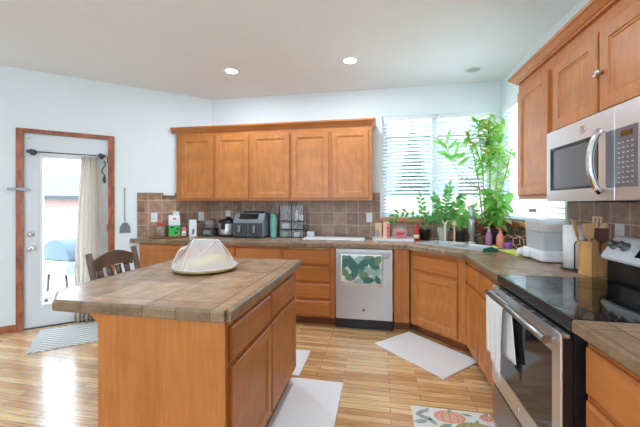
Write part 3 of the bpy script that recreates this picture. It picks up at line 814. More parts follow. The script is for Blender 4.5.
# ------------------------------------------------------------------ sink and faucet
sk = thing('kitchen_sink', 'pale double bowl sink set into the corner of the counter', 'sink', (SNK[0], SNK[1], 0), R(-45))
mb = MB()
for xa, xb in ((-0.365, 0.0), (0.0, 0.355)):
    b = bmesh.new(); RG = []
    xi0, xi1 = (xa + .03, xb - .012) if xa < 0 else (xa + .012, xb - .03)
    for x0_, x1_, y0_, y1_, z in ((xa, xb, -.235, .145, CT + .003), (xa, xb, -.235, .145, CT + .010), (xi0, xi1, -.205, .115, CT + .010), (xi0 + .006, xi1 - .006, -.199, .109, CT - .002), (xi0 + .02, xi1 - .02, -.185, .095, CT - .17), (xi0 + .06, xi1 - .06, -.14, .06, CT - .18)):
        RG.append([b.verts.new(p) for p in ((x0_, y0_, z), (x1_, y0_, z), (x1_, y1_, z), (x0_, y1_, z))])
    for A, B in zip(RG, RG[1:]):
        for k in range(4): b.faces.new((A[k], A[(k + 1) % 4], B[(k + 1) % 4], B[k]))
    b.faces.new(RG[-1]); bmesh.ops.recalc_face_normals(b, faces=b.faces)
    mb._merge(b)
mb.build('basin', 'sink', sk)
for sx in (-0.2, 0.2):
    mb = MB(); mb.lathe([(0.035, CT - .179), (0.035, CT - .176), (0.026, CT - .177)], (sx, -0.04, 0), n=20); mb.build('drain', 'chrome', sk)
fx, fy = diag(-0.02, -0.24)
fc = thing('faucet', 'tall silver gooseneck faucet behind the sink', 'faucet', (fx, fy, CT + .0005), R(-16))
mb = MB(); mb.lathe([(0.034, 0), (0.034, 0.012), (0.026, 0.02)], n=24); mb.build('base', 'silver', fc)
mb = MB()
pts = [(0, 0, 0.015), (0, 0, 0.12), (0, 0, 0.27)] + [(0, -0.085 + 0.085 * math.cos(a), 0.27 + 0.125 * math.sin(a)) for a in [R(20 * k) for k in range(1, 10)]]
mb.tube(pts, 0.023, 16); mb.build('spout', 'tap', fc)
mb = MB(); mb.lathe([(0.023, 0.27), (0.028, 0.25), (0.030, 0.13), (0.024, 0.12)], (0, -0.17, 0), n=18); mb.build('spray_head', 'tap', fc)
mb = MB(); mb.tube([(0.02, 0, 0.08), (0.06, 0, 0.095), (0.10, 0, 0.125)], 0.008, 10); mb.build('lever', 'steel', fc)

# ------------------------------------------------------------------ blinds
def blind(label, x0, x1, loc, rotz):
    r = thing('window_blind', label, 'blind', loc, rotz, 'white horizontal window blinds')
    mb = MB(); mb.box(x0, x1, -0.012, 0.042, 2.355, 2.405, 0.004); mb.build('headrail', 'vinyl', r)
    mb = MB(); z = 1.215; tilt = R(-20)
    while z < 2.345:
        b = bmesh.new(); rows = []
        for k in range(4):
            t = (k / 3 - .5) * 0.05
            y = 0.016 + t * math.cos(tilt); zz = z + t * math.sin(tilt) + 0.003 * (1 - (2 * k / 3 - 1) ** 2)
            rows.append([(x0 + .004, y, zz), (x1 - .004, y, zz)])
        mb.sheet(rows, 0.0022)
        z += 0.0435
    o = mb.build('slats', 'blind', r)
    mb = MB(); mb.box(x0 + .003, x1 - .003, -0.009, 0.041, 1.170, 1.186, 0.003); mb.build('bottom_rail', 'vinyl', r)
    for xx in (x0 + .12, (x0 + x1) / 2, x1 - .12):
        mb = MB(); mb.tube([(xx, -0.011, 1.18), (xx, -0.011, 2.36)], 0.0014, 6); mb.build('ladder_cord', 'vinyl', r)
    mb = MB(); mb.tube([(x0 + .06, -0.018, 2.36), (x0 + .06, -0.02, 1.62)], 0.0035, 8); mb.build('wand', 'vinyl', r)
    return r
blind('white window blind left of the window mullion, nearest the wall cabinets', WX0 + .008, -0.756, (0, 0, 0), 0)
blind('white window blind behind the arching plant stem on the back window', -0.690, WX1 - .006, (0, 0, 0), 0)
blind('white window blind on the right wall window beside the tall cabinet', 0.108, 1.312, (0, 0, 0), R(-90))

# ------------------------------------------------------------------ ceiling fittings
def downlight(label, x, y, on, power=6.0):
    r = thing('recessed_light', label, 'ceiling light', (x, y, H), 0, 'recessed ceiling lights')
    mb = MB(); mb.lathe([(0.062, -0.003), (0.068, -0.008), (0.092, -0.006), (0.094, -0.0005), (0.062, -0.0005)], n=36, cap=False); mb.build('trim_ring', 'white', r)
    mb = MB(); mb.lathe([(0.061, -0.0008), (0.061, -0.004), (0.03, -0.005)], n=32); mb.build('lens', 'lamp_on' if on else 'lamp_off', r)
    if on:
        d = bpy.data.lights.new('bulb', 'AREA'); d.shape = 'DISK'; d.size = 0.11; d.energy = power; d.color = (0.84, 0.97, 1.15)
        lo = bpy.data.objects.new('bulb', d); COL.objects.link(lo); lo.parent = r; lo.location = (0, 0, -0.012)
    return r
downlight('lit recessed ceiling light nearer the slanted wall', -2.934, -0.837, True)
downlight('lit recessed ceiling light above the dishwasher end of the island', -1.664, -0.857, True)
downlight('added recessed fill light over the near end of the island top, out of view', -2.934, -2.75, True, 6.0)  # added lamp, out of view, brightens the island top and floor
downlight('added recessed fill light over the aisle beside the range, out of view', -1.664, -2.75, True, 6.0)  # second added lamp out of view, fills the aisle floor with light
downlight('unlit grey recessed fitting in the ceiling corner above the plant', -0.40, -0.40, False)

# ------------------------------------------------------------------ things on the slanted wall
rod = thing('curtain_rod', 'dark curtain rod with round finials across the back door glass', 'curtain rod', LW, TH)
mb = MB(); mb.tube([(-1.86, -0.06, 1.885), (-1.235, -0.06, 1.885)], 0.006, 10); mb.build('pole', 'dark_metal', rod)
for xx in (-1.85, -1.25):
    mb = MB(); mb.lathe([(0.008, 0.0), (0.03, 0.004), (0.034, 0.010), (0.02, 0.014)], (xx, -0.001, 1.885), axis='y', n=20) if False else None
    mb.lathe([(0.032, 0.006), (0.032, -0.004), (0.014, -0.010), (0.010, -0.05), (0.01, -0.066), (0.022, -0.070), (0.026, -0.08), (0.014, -0.09)], (xx, 0, 1.885), axis='y', n=18)
    mb.build('bracket', 'dark_metal', rod)
for xx in (-1.878, -1.222):
    mb = MB(); mb.ball((xx, -0.06, 1.885), 0.018); mb.build('finial', 'dark_metal', rod)
cu = MB(); grid = []
for i in range(25):
    t = i / 24; z = 1.868 - t * 1.845
    row = []
    cw = 0.17 + 0.05 * math.sin(t * 3.0) + 0.05 * t; cxm = -1.345 - 0.03 * t
    for j in range(61):
        q = j / 60; ph = q * math.pi * 2 * 6
        row.append((cxm + (q - .5) * cw + 0.004 * math.sin(ph * .5 + t * 4), -0.064 + (0.024 + .008 * t) * math.sin(ph + 0.5 * math.sin(t * 5)), z))
    grid.append(row)
cu.sheet(grid, 0.0015)
tag(cu.build('curtain', 'curtain', loc=LW, rotz=TH), 'bunched beige linen curtain hanging at the side of the back door', 'curtain')
tb = thing('curtain_tieback', 'dark scrolled metal tieback hook hanging beside the curtain', 'tieback', LW, TH)
mb = MB(); mb.tube([(-1.222 + 0.018 * math.sin(k * .9), -0.066, 1.83 - 0.022 * k) for k in range(9)], 0.006, 8); mb.build('chain', 'dark_metal', tb)
mb = MB(); mb.lathe([(0.001, 1.66), (0.014, 1.645), (0.018, 1.60), (0.006, 1.57)], (-1.215, -0.066, 0), n=12); mb.build('tassel', 'dark_metal', tb)
lt = thing('door_bar_lock', 'silver bar lock fixed across the door casing', 'lock', LW, TH)
mb = MB(); mb.box(-2.05, -1.94, -0.032, -0.0195, 1.478, 1.502, 0.004); mb.build('plate', 'graphite', lt)
mb = MB(); mb.prism([(-1.965, 1.474), (-1.90, 1.470), (-1.862, 1.489), (-1.90, 1.508), (-1.965, 1.504)], -0.046, -0.0325, 0.003, axis='y'); mb.build('swing_arm', 'graphite', lt)
mb = MB(); mb.box(-1.915, -1.868, -0.006, 0.0185, 2.03, 2.055, 0.004)
tag(mb.build('door_sensor', 'white', loc=LW, rotz=TH), 'small white alarm sensor at the top corner of the back door', 'sensor')
mb = MB(); mb.box(-0.60, -0.47, -0.040, -0.0105, 1.438, 1.474, 0.006)
tag(mb.build('wall_sensor', 'white', loc=LW, rotz=TH), 'white plastic sensor bar on the top course of tiles', 'sensor')
fs = thing('fly_swatter', 'grey fly swatter hanging on the wall right of the back door', 'fly swatter', LW, TH)
mb = MB(); mb.tube([(-1.012, -0.012, 1.10), (-1.018, -0.01, 1.30), (-1.014, -0.008, 1.50)], 0.004, 8); mb.tube([(-1.014 + .01 * math.sin(a), -0.008, 1.51 + .012 * -math.cos(a)) for a in [R(30 * k) for k in range(12)]], 0.003, 6, closed=True); mb.build('handle', 'steel', fs)
mb = MB(); mb.prism([(-1.068, 0.985), (-0.956, 0.985), (-0.956, 1.05), (-0.985, 1.105), (-1.036, 1.105), (-1.068, 1.05)], -0.016, -0.009, 0.002, axis='y'); mb.build('paddle', 'graphite', fs)

# outlets
def outlet(label, x, z, loc, rotz, kind):
    r = thing('wall_outlet' if kind == 'outlet' else 'light_switch', label, 'outlet' if kind == 'outlet' else 'switch', loc, rotz, 'white wall plates')
    mb = MB(); mb.box(x - .036, x + .036, -0.016, -0.0105, z - .058, z + .058, 0.003); mb.build('plate', 'white', r)
    if kind == 'outlet':
        mb = MB()
        for dz in (-.021, .021): mb.box(x - .016, x + .016, -0.0185, -0.0162, z + dz - .014, z + dz + .014, 0.001)
        mb.build('socket', 'offwhite', r)
    else:
        mb = MB(); mb.box(x - .016, x + .016, -0.020, -0.0162, z - .032, z + .032, 0.002); mb.build('rocker', 'offwhite', r)
outlet('white light switch plate leftmost on the slanted wall tiles', -0.70, 1.165, LW, TH, 'switch')
outlet('white outlet behind the green coffee bag', -0.448, 1.178, LW, TH, 'outlet')
outlet('white outlet beside the room corner left of the grey blender', -0.14, 1.165, LW, TH, 'outlet')
outlet('white outlet on the tiles above the pressure cooker', -3.386, 1.185, (0, 0, 0), 0, 'outlet')
outlet('white outlet between the wall cabinets and the window', -1.505, 1.165, (0, 0, 0), 0, 'outlet')
outlet('white outlet on the tiles behind the utensil block', 1.905, 1.165, (0, 0, 0), R(-90), 'outlet')

# ------------------------------------------------------------------ island: netted food cover on a woven plate
pl = thing('woven_plate', 'round pale woven plate under the white net food cover', 'plate', (-2.475, -2.145, CT + .0015))
mb = MB(); mb.lathe([(0.14, 0), (0.185, 0.008), (0.198, 0.018), (0.200, 0.024), (0.192, 0.024), (0.17, 0.012), (0.0, 0.008)][:-1] + [(0.01, 0.009)], n=40); mb.build('plate_body', 'palewicker', pl)
for k, (bx, by, br) in enumerate(((-0.03, -0.075, 0.5), (0.01, -0.01, 0.6), (0.03, 0.06, 0.4))):
    pts = []
    for i in range(9):
        t = (i / 8 - .5) * 2
        pts.append((-2.475 + bx + math.cos(br) * t * .07 - math.sin(br) * (t * t) * .035, -2.145 + by + math.sin(br) * t * .07 + math.cos(br) * (t * t) * .035, CT + .0345 + 0.012 * (1 - t * t) + 0.012 * k))
    bt = thing('banana', ['yellow green banana nearest the front under the food cover', 'yellow green banana in the middle of the woven plate', 'yellow green banana at the back of the woven plate'][k], 'banana', pts[4], 0, 'bananas on the woven plate')
    base = Vector(pts[4])
    mb = MB(); mb.tube([Vector(p) - base for p in pts], 0.014, 10); mb.build('fruit', 'banana', bt)
    mb = MB(); mb.tube([Vector(pts[-1]) - base, Vector(pts[-1]) - base + Vector((0.012, 0.012, 0.006))], 0.005, 8); mb.build('stem', 'stem_b', bt)
fcv = thing('food_cover', 'white net food cover tented over the woven plate on the island', 'food cover', (-2.475, -2.145, CT + .0275))
NB = 36; ridge = [Vector((-0.055, -0.045, 0.172)), Vector((0.075, 0.02, 0.166))]
def cover_base(a): return Vector((0.196 * math.cos(a), 0.196 * math.sin(a), 0.002))
grid = []
for i in range(9):
    t = i / 8; row = []
    for j in range(NB + 1):
        a = 2 * math.pi * j / NB; b0 = cover_base(a)
        rd = ridge[1] - ridge[0]; q = max(0, min(1, (Vector((b0.x, b0.y, 0)) - ridge[0]).dot(rd) / rd.length_squared + 0.0))
        tp = ridge[0] + rd * q
        p = b0.lerp(tp, t)
        fold = 0.012 * math.cos(a * 4 + 0.6) * math.sin(math.pi * t)
        p += Vector((math.cos(a), math.sin(a), 0)) * (fold - 0.0 * math.sin(math.pi * t))
        p.z -= 0.016 * math.sin(math.pi * t) * (0.5 + .5 * math.cos(a * 4 + .6)) * .6
        if p.z < 0.004: p.z = 0.004
        row.append(p)
    grid.append(row)
mb = MB(); mb.sheet(grid); mb.build('net', 'net', fcv)
mb = MB(); mb.tube([ridge[0], ridge[1]], 0.0035, 6); mb.build('ridge_seam', 'offwhite', fcv)
mb = MB(); mb.tube([cover_base(2 * math.pi * k / 40) + Vector((0, 0, .002)) for k in range(40)], 0.0025, 8, closed=True); mb.build('hem', 'white', fcv)
for a, r_ in ((R(196), 0), (R(258), 0), (R(262), 1), (R(10), 1), (R(75), 1), (R(130), 0)):
    mb = MB(); b0 = cover_base(a); tp = ridge[r_]
    mb.tube([b0.lerp(tp, t) + Vector((math.cos(a), math.sin(a), 0)) * 0.012 * math.sin(math.pi * t) for t in [k / 8 for k in range(9)]], 0.003, 6); mb.build('rib', 'offwhite', fcv)
mb = MB(); grid = []
for i in range(7):
    row = []
    for j in range(9):
        a = R(175) + R(50) * j / 8; rr = 0.196 - 0.075 * (i / 6); row.append((rr * math.cos(a), rr * math.sin(a), 0.02 + 0.10 * math.sin(math.pi * .62 * i / 6) + .008 * math.sin(j * 2.2)))
    grid.append(row)
mb.sheet(grid); mb.build('folded_net', 'net', fcv)

# ------------------------------------------------------------------ dining chair behind the island (faces +x)
ch = thing('dining_chair', 'dark brown wooden chair with an arched back behind the island', 'chair', (-3.36, -1.705, 0), 0)
def post(y, s):
    mb = MB(); mb.tube(smooth([(-0.05, y, 0.0), (-0.10, y, 0.45), (-0.225, y * 1.02, 0.95)], 6, 4), 0.023, 10); return mb
for y in (-0.225, 0.225): post(y, 1).build('back_post', 'darkwood', ch)
for y in (-0.215, 0.215):
    mb = MB(); mb.prism([(0.17, y - .02), (0.21, y - .02), (0.21, y + .02), (0.17, y + .02)], 0.0, 0.44, 0.004); mb.build('leg', 'darkwood', ch)
mb = MB(); mb.prism([(-0.075, -0.23), (0.225, -0.24), (0.225, 0.24), (-0.075, 0.23)], 0.441, 0.468, 0.006); mb.build('seat', 'darkwood', ch)
mb = MB(); grid = []
top = []; 
poly = [(-0.203 + .406 * k / 12, 0.895 + 0.052 * math.sin(math.pi * k / 12)) for k in range(13)] + [(0.203 - .406 * k / 12, 0.80 + 0.03 * math.sin(math.pi * k / 12)) for k in range(13)]
mb.prism(poly, -0.227, -0.203, 0.003, axis='x'); mb.build('top_rail', 'darkwood', ch)
for k in range(4):
    y = -0.138 + k * 0.092
    mb = MB(); mb.sheet([[(-0.118 - 0.09 * t - .006, y - .026, 0.50 + .32 * t), (-0.118 - 0.09 * t - .006, y + .026, 0.50 + .32 * t)] for t in [k_ / 6 for k_ in range(7)]], 0.012); mb.build('back_slat', 'darkwood', ch)
mb = MB(); mb.box(-0.135, -0.112, -0.203, 0.203, 0.475, 0.51, 0.004); mb.build('lower_rail', 'darkwood', ch)
for y in (-0.21, 0.21):
    mb = MB(); mb.box(-0.055, 0.168, y - .012, y + .012, 0.18, 0.21, 0.004); mb.build('stretcher', 'darkwood', ch)

# ------------------------------------------------------------------ mats on the floor
def mat_rect(label, x0, x1, y0, y1, m, loc=(0, 0, 0), rot=0, h=0.012, name='floor_mat'):
    mb = MB(); mb.box(x0, x1, y0, y1, 0.001, h, 0.004); return tag(mb.build(name, m, loc=loc, rotz=rot), label, 'mat')
mat_rect('pale grey cushioned mat laid diagonally before the corner sink cabinet', -0.375, 0.375, -0.245, 0.245, 'mat_grey', (-0.985, -1.032, 0), R(-45))
mat_rect('large white cushioned mat along the drawer side of the island', -2.035, -1.638, -2.55, -1.665, 'mat_white')
mat_rect('small white mat past the far end of the island', -2.50, -1.985, -1.632, -1.205, 'mat_white')
mat_rect('grey herringbone doormat inside the back door', -1.775, -1.06, -0.735, -0.10, 'doormat', LW, TH, 0.008, 'doormat')
rugt = thing('pumpkin_rug', 'cream rug printed with pumpkins in front of the range', 'rug', (-0.925, -2.16, 0), 0)
mb = MB(); mb.box(-0.245, 0.235, -0.33, 0.315, 0.001, 0.009, 0.003); mb.build('rug_base', 'rug', rugt)
mb = MB()
PZ = 0.0096
def patch(pts, mi):
    b = bmesh.new(); lo = [b.verts.new((p[0], p[1], PZ)) for p in pts]; f = b.faces.new(lo)
    bmesh.ops.recalc_face_normals(b, faces=b.faces)
    if b.faces[:][0].normal.z < 0: b.faces[:][0].normal_flip()
    mb.mi = mi; mb._merge(b)
def ell(cx, cy, rx, ry, rot=0, n=20):
    return [(cx + rx * math.cos(2 * math.pi * i / n) * math.cos(rot) - ry * math.sin(2 * math.pi * i / n) * math.sin(rot), cy + rx * math.cos(2 * math.pi * i / n) * math.sin(rot) + ry * math.sin(2 * math.pi * i / n) * math.cos(rot)) for i in range(n)]
def lens(cx, cy, L, w, rot, n=8):
    up = [(-L / 2 + L * i / n, w / 2 * math.sin(math.pi * i / n)) for i in range(n + 1)]; dn = [(x, -y) for x, y in reversed(up[1:-1])]
    return [(cx + x * math.cos(rot) - y * math.sin(rot), cy + x * math.sin(rot) + y * math.cos(rot)) for x, y in up + dn]
def pumpkin(cx, cy, rx, ry, a, bcol):
    global PZ
    PZ += .0002; patch(ell(cx, cy, rx, ry), a); PZ += .0002
    for k in (-.75, -.42, 0.0, .42, .75):
        x = cx + k * rx; hh = ry * math.sqrt(max(0, 1 - k * k)) * .95
        patch([(x - .003 + k * .004 - k * .03, cy + hh), (x + .003 - k * .03, cy + hh), (x + .006 + k * .02, cy), (x + .003, cy - hh), (x - .003, cy - hh), (x - .001 + k * .02, cy)], bcol)
    PZ += .0002; patch(lens(cx + .012, cy + ry, .06, .022, 1.1), 5)
pumpkin(-0.02, 0.235, 0.095, 0.062, 0, 1); pumpkin(0.12, 0.12, 0.13, 0.085, 2, 3); pumpkin(0.20, 0.262, 0.034, 0.035, 0, 1); pumpkin(-0.12, -0.10, 0.10, 0.075, 0, 1); pumpkin(0.10, -0.17, 0.10, 0.07, 2, 3)
for (cx, cy, L, w, r_) in ((-0.19, 0.25, .10, .03, .7), (-0.17, 0.20, .11, .03, -.4), (-0.20, 0.16, .09, .03, .2), (-0.15, 0.275, .06, .02, 1.2), (-0.13, 0.17, .08, .03, -1.0)): patch(lens(cx, cy, L, w, r_), 4)
for (cx, cy, L, w, r_) in ((-0.06, 0.14, .10, .035, .5), (-0.02, 0.09, .10, .035, -.3), (0.09, 0.27, .07, .02, -.2), (0.13, 0.02, .10, .03, .2), (-0.15, 0.03, .10, .03, .9)): patch(lens(cx, cy, L, w, r_), 5)
mb.build('printed_pattern', ['pump_a', 'pump_b', 'pump_c', 'pump_d', 'rug_grey', 'rug_green'], rugt)

# ------------------------------------------------------------------ towels
tw = thing('dish_towel', 'leaf print dish towel draped over the dishwasher handle', 'towel', (-1.845, -0.645, 0))
mb = MB(); xs = [0.068 + (0.500 - 0.068) * j / 24 for j in range(25)]
prof = [(-0.042 - .002 * math.sin(k), 0.508 + (0.79 - 0.508) * k / 10) for k in range(11)] + [(-0.040, 0.803), (-0.033, 0.8065), (-0.025, 0.8065), (-0.016, 0.803), (-0.0105, 0.79), (-0.009, 0.70), (-0.009, 0.52), (-0.009, 0.47)]
mb.sheet([[(x + (0.012 * (i / 11 - 1) if i < 11 else 0.0) * (1 if j > 12 else -0.2), y - 0.003 * math.sin(x * 40) * (1 if i < 9 else 0), z) for j, x in enumerate(xs)] for i, (y, z) in enumerate(prof)], 0.0015)
mb.build('cloth', 'towel', tw)
mb = MB(); random.seed(5)
def tleaf(cx, cz, L, w, rot, mi, k):
    pts = [p for p in lens(cx, cz, L, w, rot)]
    pts = [(min(max(x, 0.082), 0.486), min(max(z, 0.512), 0.798)) for x, z in pts]
    b = bmesh.new()
    try:
        f = b.faces.new([b.verts.new((x, -0.0478 - 0.0001 * k, z)) for x, z in pts]); 
    except ValueError: return
    bmesh.ops.triangulate(b, faces=b.faces); mb.mi = mi; mb._merge(b)
LV = [(0.12, 0.73, .17, .075, 1.0, 0), (0.11, 0.62, .13, .06, 2.2, 1), (0.19, 0.70, .2, .085, 2.0, 0), (0.175, 0.57, .12, .07, .3, 1), (0.22, 0.635, .16, .07, 1.3, 0), (0.27, 0.76, .12, .06, .2, 2), (0.30, 0.70, .18, .08, .9, 0), (0.31, 0.59, .16, .08, 2.3, 1), (0.35, 0.545, .14, .06, .1, 0), (0.37, 0.64, .13, .06, 2.4, 2), (0.41, 0.72, .2, .085, 2.1, 0), (0.445, 0.62, .13, .06, .8, 2), (0.455, 0.76, .12, .06, 1.2, 1), (0.45, 0.55, .09, .05, 2.0, 0), (0.25, 0.53, .1, .05, .2, 2), (0.10, 0.78, .1, .04, .1, 1), (0.35, 0.785, .1, .04, .2, 1)]
for k, a in enumerate(LV): tleaf(a[0], a[1], a[2] * 1.15, a[3] * 1.15, a[4], a[5], k)
mb.build('leaf_print', ['leafprint_a', 'leafprint_b', 'leafprint_c'], tw, label='teal and sage printed leaves')
ot = thing('hand_towel', 'white towel hanging over the oven door handle', 'towel', (-0.679, -1.945, 0), R(-90))
mb = MB(); rows = []
nf = 12
for i in range(nf + 1):      # front flap from bottom to the bar
    t = i / nf; z = 0.50 + (0.80 - 0.50) * t
    x0_, x1_ = 0.085 - 0.02 * t, 0.275 + 0.045 * t
    rows.append([(x0_ + (x1_ - x0_) * j / 20, -0.080 - 0.006 * math.sin(j * .9 + t * 2) * (1 - t), z - (0.09 * (j / 20) ** 1.5) * (1 - t) + .0) for j in range(21)])
for a in (150, 110, 70, 30):
    rows.append([(0.065 + 0.28 * j / 20, -0.062 + 0.015 * math.cos(R(a)), 0.820 + 0.015 * math.sin(R(a))) for j in range(21)])
for i in range(nf + 1):      # rear flap
    t = i / nf; z = 0.80 - (0.80 - 0.56) * t
    x0_, x1_ = 0.08 + 0.10 * t, 0.345 + 0.055 * t
    rows.append([(x0_ + (x1_ - x0_) * j / 20, -0.0448 + 0.002 * math.sin(j * .8 + t * 2) * t + .002 * t, z - (0.04 * (1 - j / 20)) * t) for j in range(21)])
mb.sheet(rows, 0.002)
mb.build('cloth', 'towel', ot)

# ------------------------------------------------------------------ slanted end of the counter: tray, packets, carton
Z0 = CT + .0012
def at_left(s, n): return on_left(s, n)
px, py = at_left(0.55, 0.125)
tr = thing('serving_tray', 'dark wooden oval tray holding packets at the left end of the counter', 'tray', (px, py, Z0), TH)
mb = MB()
b = bmesh.new(); RG = []
for rx, ry, z in ((0.205, 0.088, 0.0), (0.222, 0.1, 0.012), (0.222, 0.1, 0.020), (0.205, 0.088, 0.014), (0.17, 0.07, 0.008)):
    RG.append([b.verts.new((rx * math.cos(2 * math.pi * i / 32), ry * math.sin(2 * math.pi * i / 32), z)) for i in range(32)])
for A, B in zip(RG, RG[1:]):
    for i in range(32): b.faces.new((A[i], A[(i + 1) % 32], B[(i + 1) % 32], B[i]))
b.faces.new(RG[0]); b.faces.new(RG[-1]); bmesh.ops.recalc_face_normals(b, faces=b.faces); mb._merge(b); mb.build('tray_body', 'traywood', tr)
TZ = Z0 + .0165
px, py = at_left(0.63, 0.125)
t = thing('storage_jar', 'clear jar of brown snacks with a red lid on the wooden tray', 'jar', (px, py, TZ), TH)
mb = MB(); mb.lathe([(0.044, 0), (0.048, 0.006), (0.048, 0.125), (0.042, 0.135)], n=20); mb.build('glass_body', 'clear', t)
mb = MB(); mb.lathe([(0.043, 0.006), (0.043, 0.10)], n=20); mb.build('snacks', 'traywood', t)
mb = MB(); mb.lathe([(0.048, 0.136), (0.050, 0.139), (0.050, 0.162), (0.046, 0.166)], n=20); mb.build('lid', 'red', t)
px, py = at_left(0.485, 0.125)
t = thing('coffee_bag', 'green and white coffee bag standing on the wooden tray', 'bag', (px, py, TZ), TH)
def bag_body(w, d, z0, z1, pinch=0.2):
    mb = MB(); b = bmesh.new(); RG = []
    for k, (z, q) in enumerate(((z0, 1.0), (z0 + (z1 - z0) * .5, 1.0), (z0 + (z1 - z0) * .85, 1 - pinch * .5), (z1, 1 - pinch))):
        RG.append([b.verts.new(p) for p in ((-w / 2, -d / 2 * q, z), (w / 2, -d / 2 * q, z), (w / 2, d / 2 * q, z), (-w / 2, d / 2 * q, z))])
    for A, B in zip(RG, RG[1:]):
        for i in range(4): b.faces.new((A[i], A[(i + 1) % 4], B[(i + 1) % 4], B[i]))
    b.faces.new(RG[0]); b.faces.new(RG[-1]); bmesh.ops.recalc_face_normals(b, faces=b.faces); mb._merge(b); return mb
bag_body(0.125, 0.075, 0.0, 0.135, 0.0).build('green_panel', 'green_pack', t, label='green lower half')
bag_body(0.125, 0.075, 0.1355, 0.262, 0.9).build('white_top', 'white', t, label='white upper half')
mb = MB(); mb.box(0.005, 0.03, -0.0392, -0.0378, 0.03, 0.055); mb.box(0.022, 0.05, -0.0392, -0.0378, 0.075, 0.095); mb.box(-0.045, -0.012, -0.0392, -0.0378, 0.10, 0.118); mb.build('printed_marks', 'black', t)
mb = MB(); mb.box(-0.02, 0.02, -0.038, -0.030, 0.205, 0.225, 0.002); mb.build('tin_tie', 'orange', t)
px, py = at_left(0.375, 0.13)
t = thing('snack_packet', 'pink and white snack packet at the right end of the wooden tray', 'packet', (px, py, TZ), TH)
bag_body(0.05, 0.05, 0, 0.10, 0.3).build('packet_body', 'white', t); mb = MB(); mb.box(-0.0255, 0.0255, -0.0262, -0.0255, 0.055, 0.098); mb.box(-0.018, 0.018, -0.0262, -0.0255, 0.012, 0.03); mb.build('printed_band', 'pink', t)
px, py = at_left(0.27, 0.14)
t = thing('milk_carton', 'white paper carton beside the wooden tray', 'carton', (px, py, Z0), TH)
mb = MB(); mb.box(-0.045, 0.045, -0.03, 0.03, 0, 0.215, 0.003); mb.build('carton_body', 'white', t)
mb = MB(); mb.prism([(-0.015, 0.03), (0.012, 0.03), (0.02, 0.08), (0.004, 0.11), (-0.01, 0.08)], -0.0312, -0.0302, axis='y'); mb.build('printed_figure', 'graphite', t)

# ------------------------------------------------------------------ back counter appliances
t = thing('blender', 'small black and grey blender with a clear jug in the counter corner', 'blender', (-3.565, -0.17, Z0))
mb = MB(); mb.prism([(-0.085, -0.07), (0.085, -0.07), (0.085, 0.07), (-0.085, 0.07)], 0, 0.10, 0.012); mb.build('base', 'charcoal', t)
mb = MB(); mb.box(-0.05, 0.05, -0.0715, -0.0705, 0.025, 0.075); mb.build('control_plate', 'steel', t)
mb = MB(); mb.lathe([(0.055, 0.101), (0.062, 0.11), (0.072, 0.19), (0.07, 0.195)], n=24); mb.build('jug', 'clear', t)
mb = MB(); mb.lathe([(0.072, 0.1955), (0.074, 0.2), (0.07, 0.218), (0.03, 0.222)], n=24); mb.build('lid', 'graphite', t)
mb = MB(); mb.tube([(0.07, -0.02, 0.185), (0.105, -0.03, 0.18), (0.108, -0.03, 0.13), (0.066, -0.02, 0.115)], 0.008, 8); mb.build('handle', 'black', t)
t = thing('pressure_cooker', 'round stainless pressure cooker with a black lid', 'cooker', (-3.305, -0.17, Z0))
mb = MB(); mb.lathe([(0.118, 0), (0.124, 0.006), (0.124, 0.022), (0.12, 0.026)], n=36); mb.build('foot', 'black', t)
mb = MB(); mb.lathe([(0.12, 0.0265), (0.123, 0.04), (0.123, 0.165), (0.12, 0.17)], n=36); mb.build('body', 'steel_dw', t)
mb = MB(); mb.lathe([(0.121, 0.1705), (0.126, 0.176), (0.122, 0.195), (0.10, 0.215), (0.06, 0.225), (0.02, 0.227)], n=36); mb.build('lid', 'black', t)
mb = MB(); mb.box(-0.03, 0.03, -0.02, 0.02, 0.2275, 0.252, 0.008); mb.build('lid_knob', 'black', t)
mb = MB(); mb.box(-0.038, 0.02, -0.133, -0.1235, 0.095, 0.185, 0.006); mb.build('control_panel', 'black', t)
t = thing('air_fryer', 'wide grey two drawer air fryer on the back counter', 'air fryer', (-2.955, -0.19, Z0))
mb = MB(); mb.prism([(-0.16, 0.01), (0.155, 0.01), (0.155, 0.25), (0.12, 0.305), (-0.10, 0.305), (-0.16, 0.22)], -0.20, 0.20, 0.014, axis='x'); mb.build('body', 'graphite', t)
mb = MB(); mb.box(-0.19, 0.19, -0.14, 0.14, 0.0, 0.0095); mb.build('base', 'black', t)
for x in (-0.095, 0.095):
    mb = MB(); mb.box(x - .088, x + .088, -0.180, -0.1605, 0.02, 0.185, 0.008); dd = mb.build('drawer', 'charcoal', t)
    mb = MB(); mb.box(x - .018, x + .018, -0.215, -0.1805, 0.07, 0.155, 0.008); mb.build('handle', 'steel', dd)
b = bmesh.new(); 
v = [b.verts.new(p) for p in ((-0.12, -0.1555, 0.235), (0.12, -0.1555, 0.235), (0.12, -0.112, 0.296), (-0.12, -0.112, 0.296), (-0.12, -0.148, 0.228), (0.12, -0.148, 0.228), (0.12, -0.104, 0.290), (-0.12, -0.104, 0.290))]
for f in ((0, 1, 2, 3), (4, 5, 6, 7), (0, 1, 5, 4), (1, 2, 6, 5), (2, 3, 7, 6), (3, 0, 4, 7)): b.faces.new([v[i] for i in f])
bmesh.ops.recalc_face_normals(b, faces=b.faces); mb = MB(); mb._merge(b); mb.build('control_panel', 'black_glass', t)
mb = MB(); mb.box(-0.12, 0.12, -0.03, 0.10, 0.3055, 0.325, 0.006); mb.build('top_vent', 'charcoal', t)
t = thing('water_bottle', 'mint green water bottle with a loop handle', 'bottle', (-2.69, -0.17, Z0))
mb = MB(); mb.lathe([(0.042, 0), (0.046, 0.004), (0.046, 0.235), (0.04, 0.25)], n=24); mb.build('bottle_body', 'teal', t)
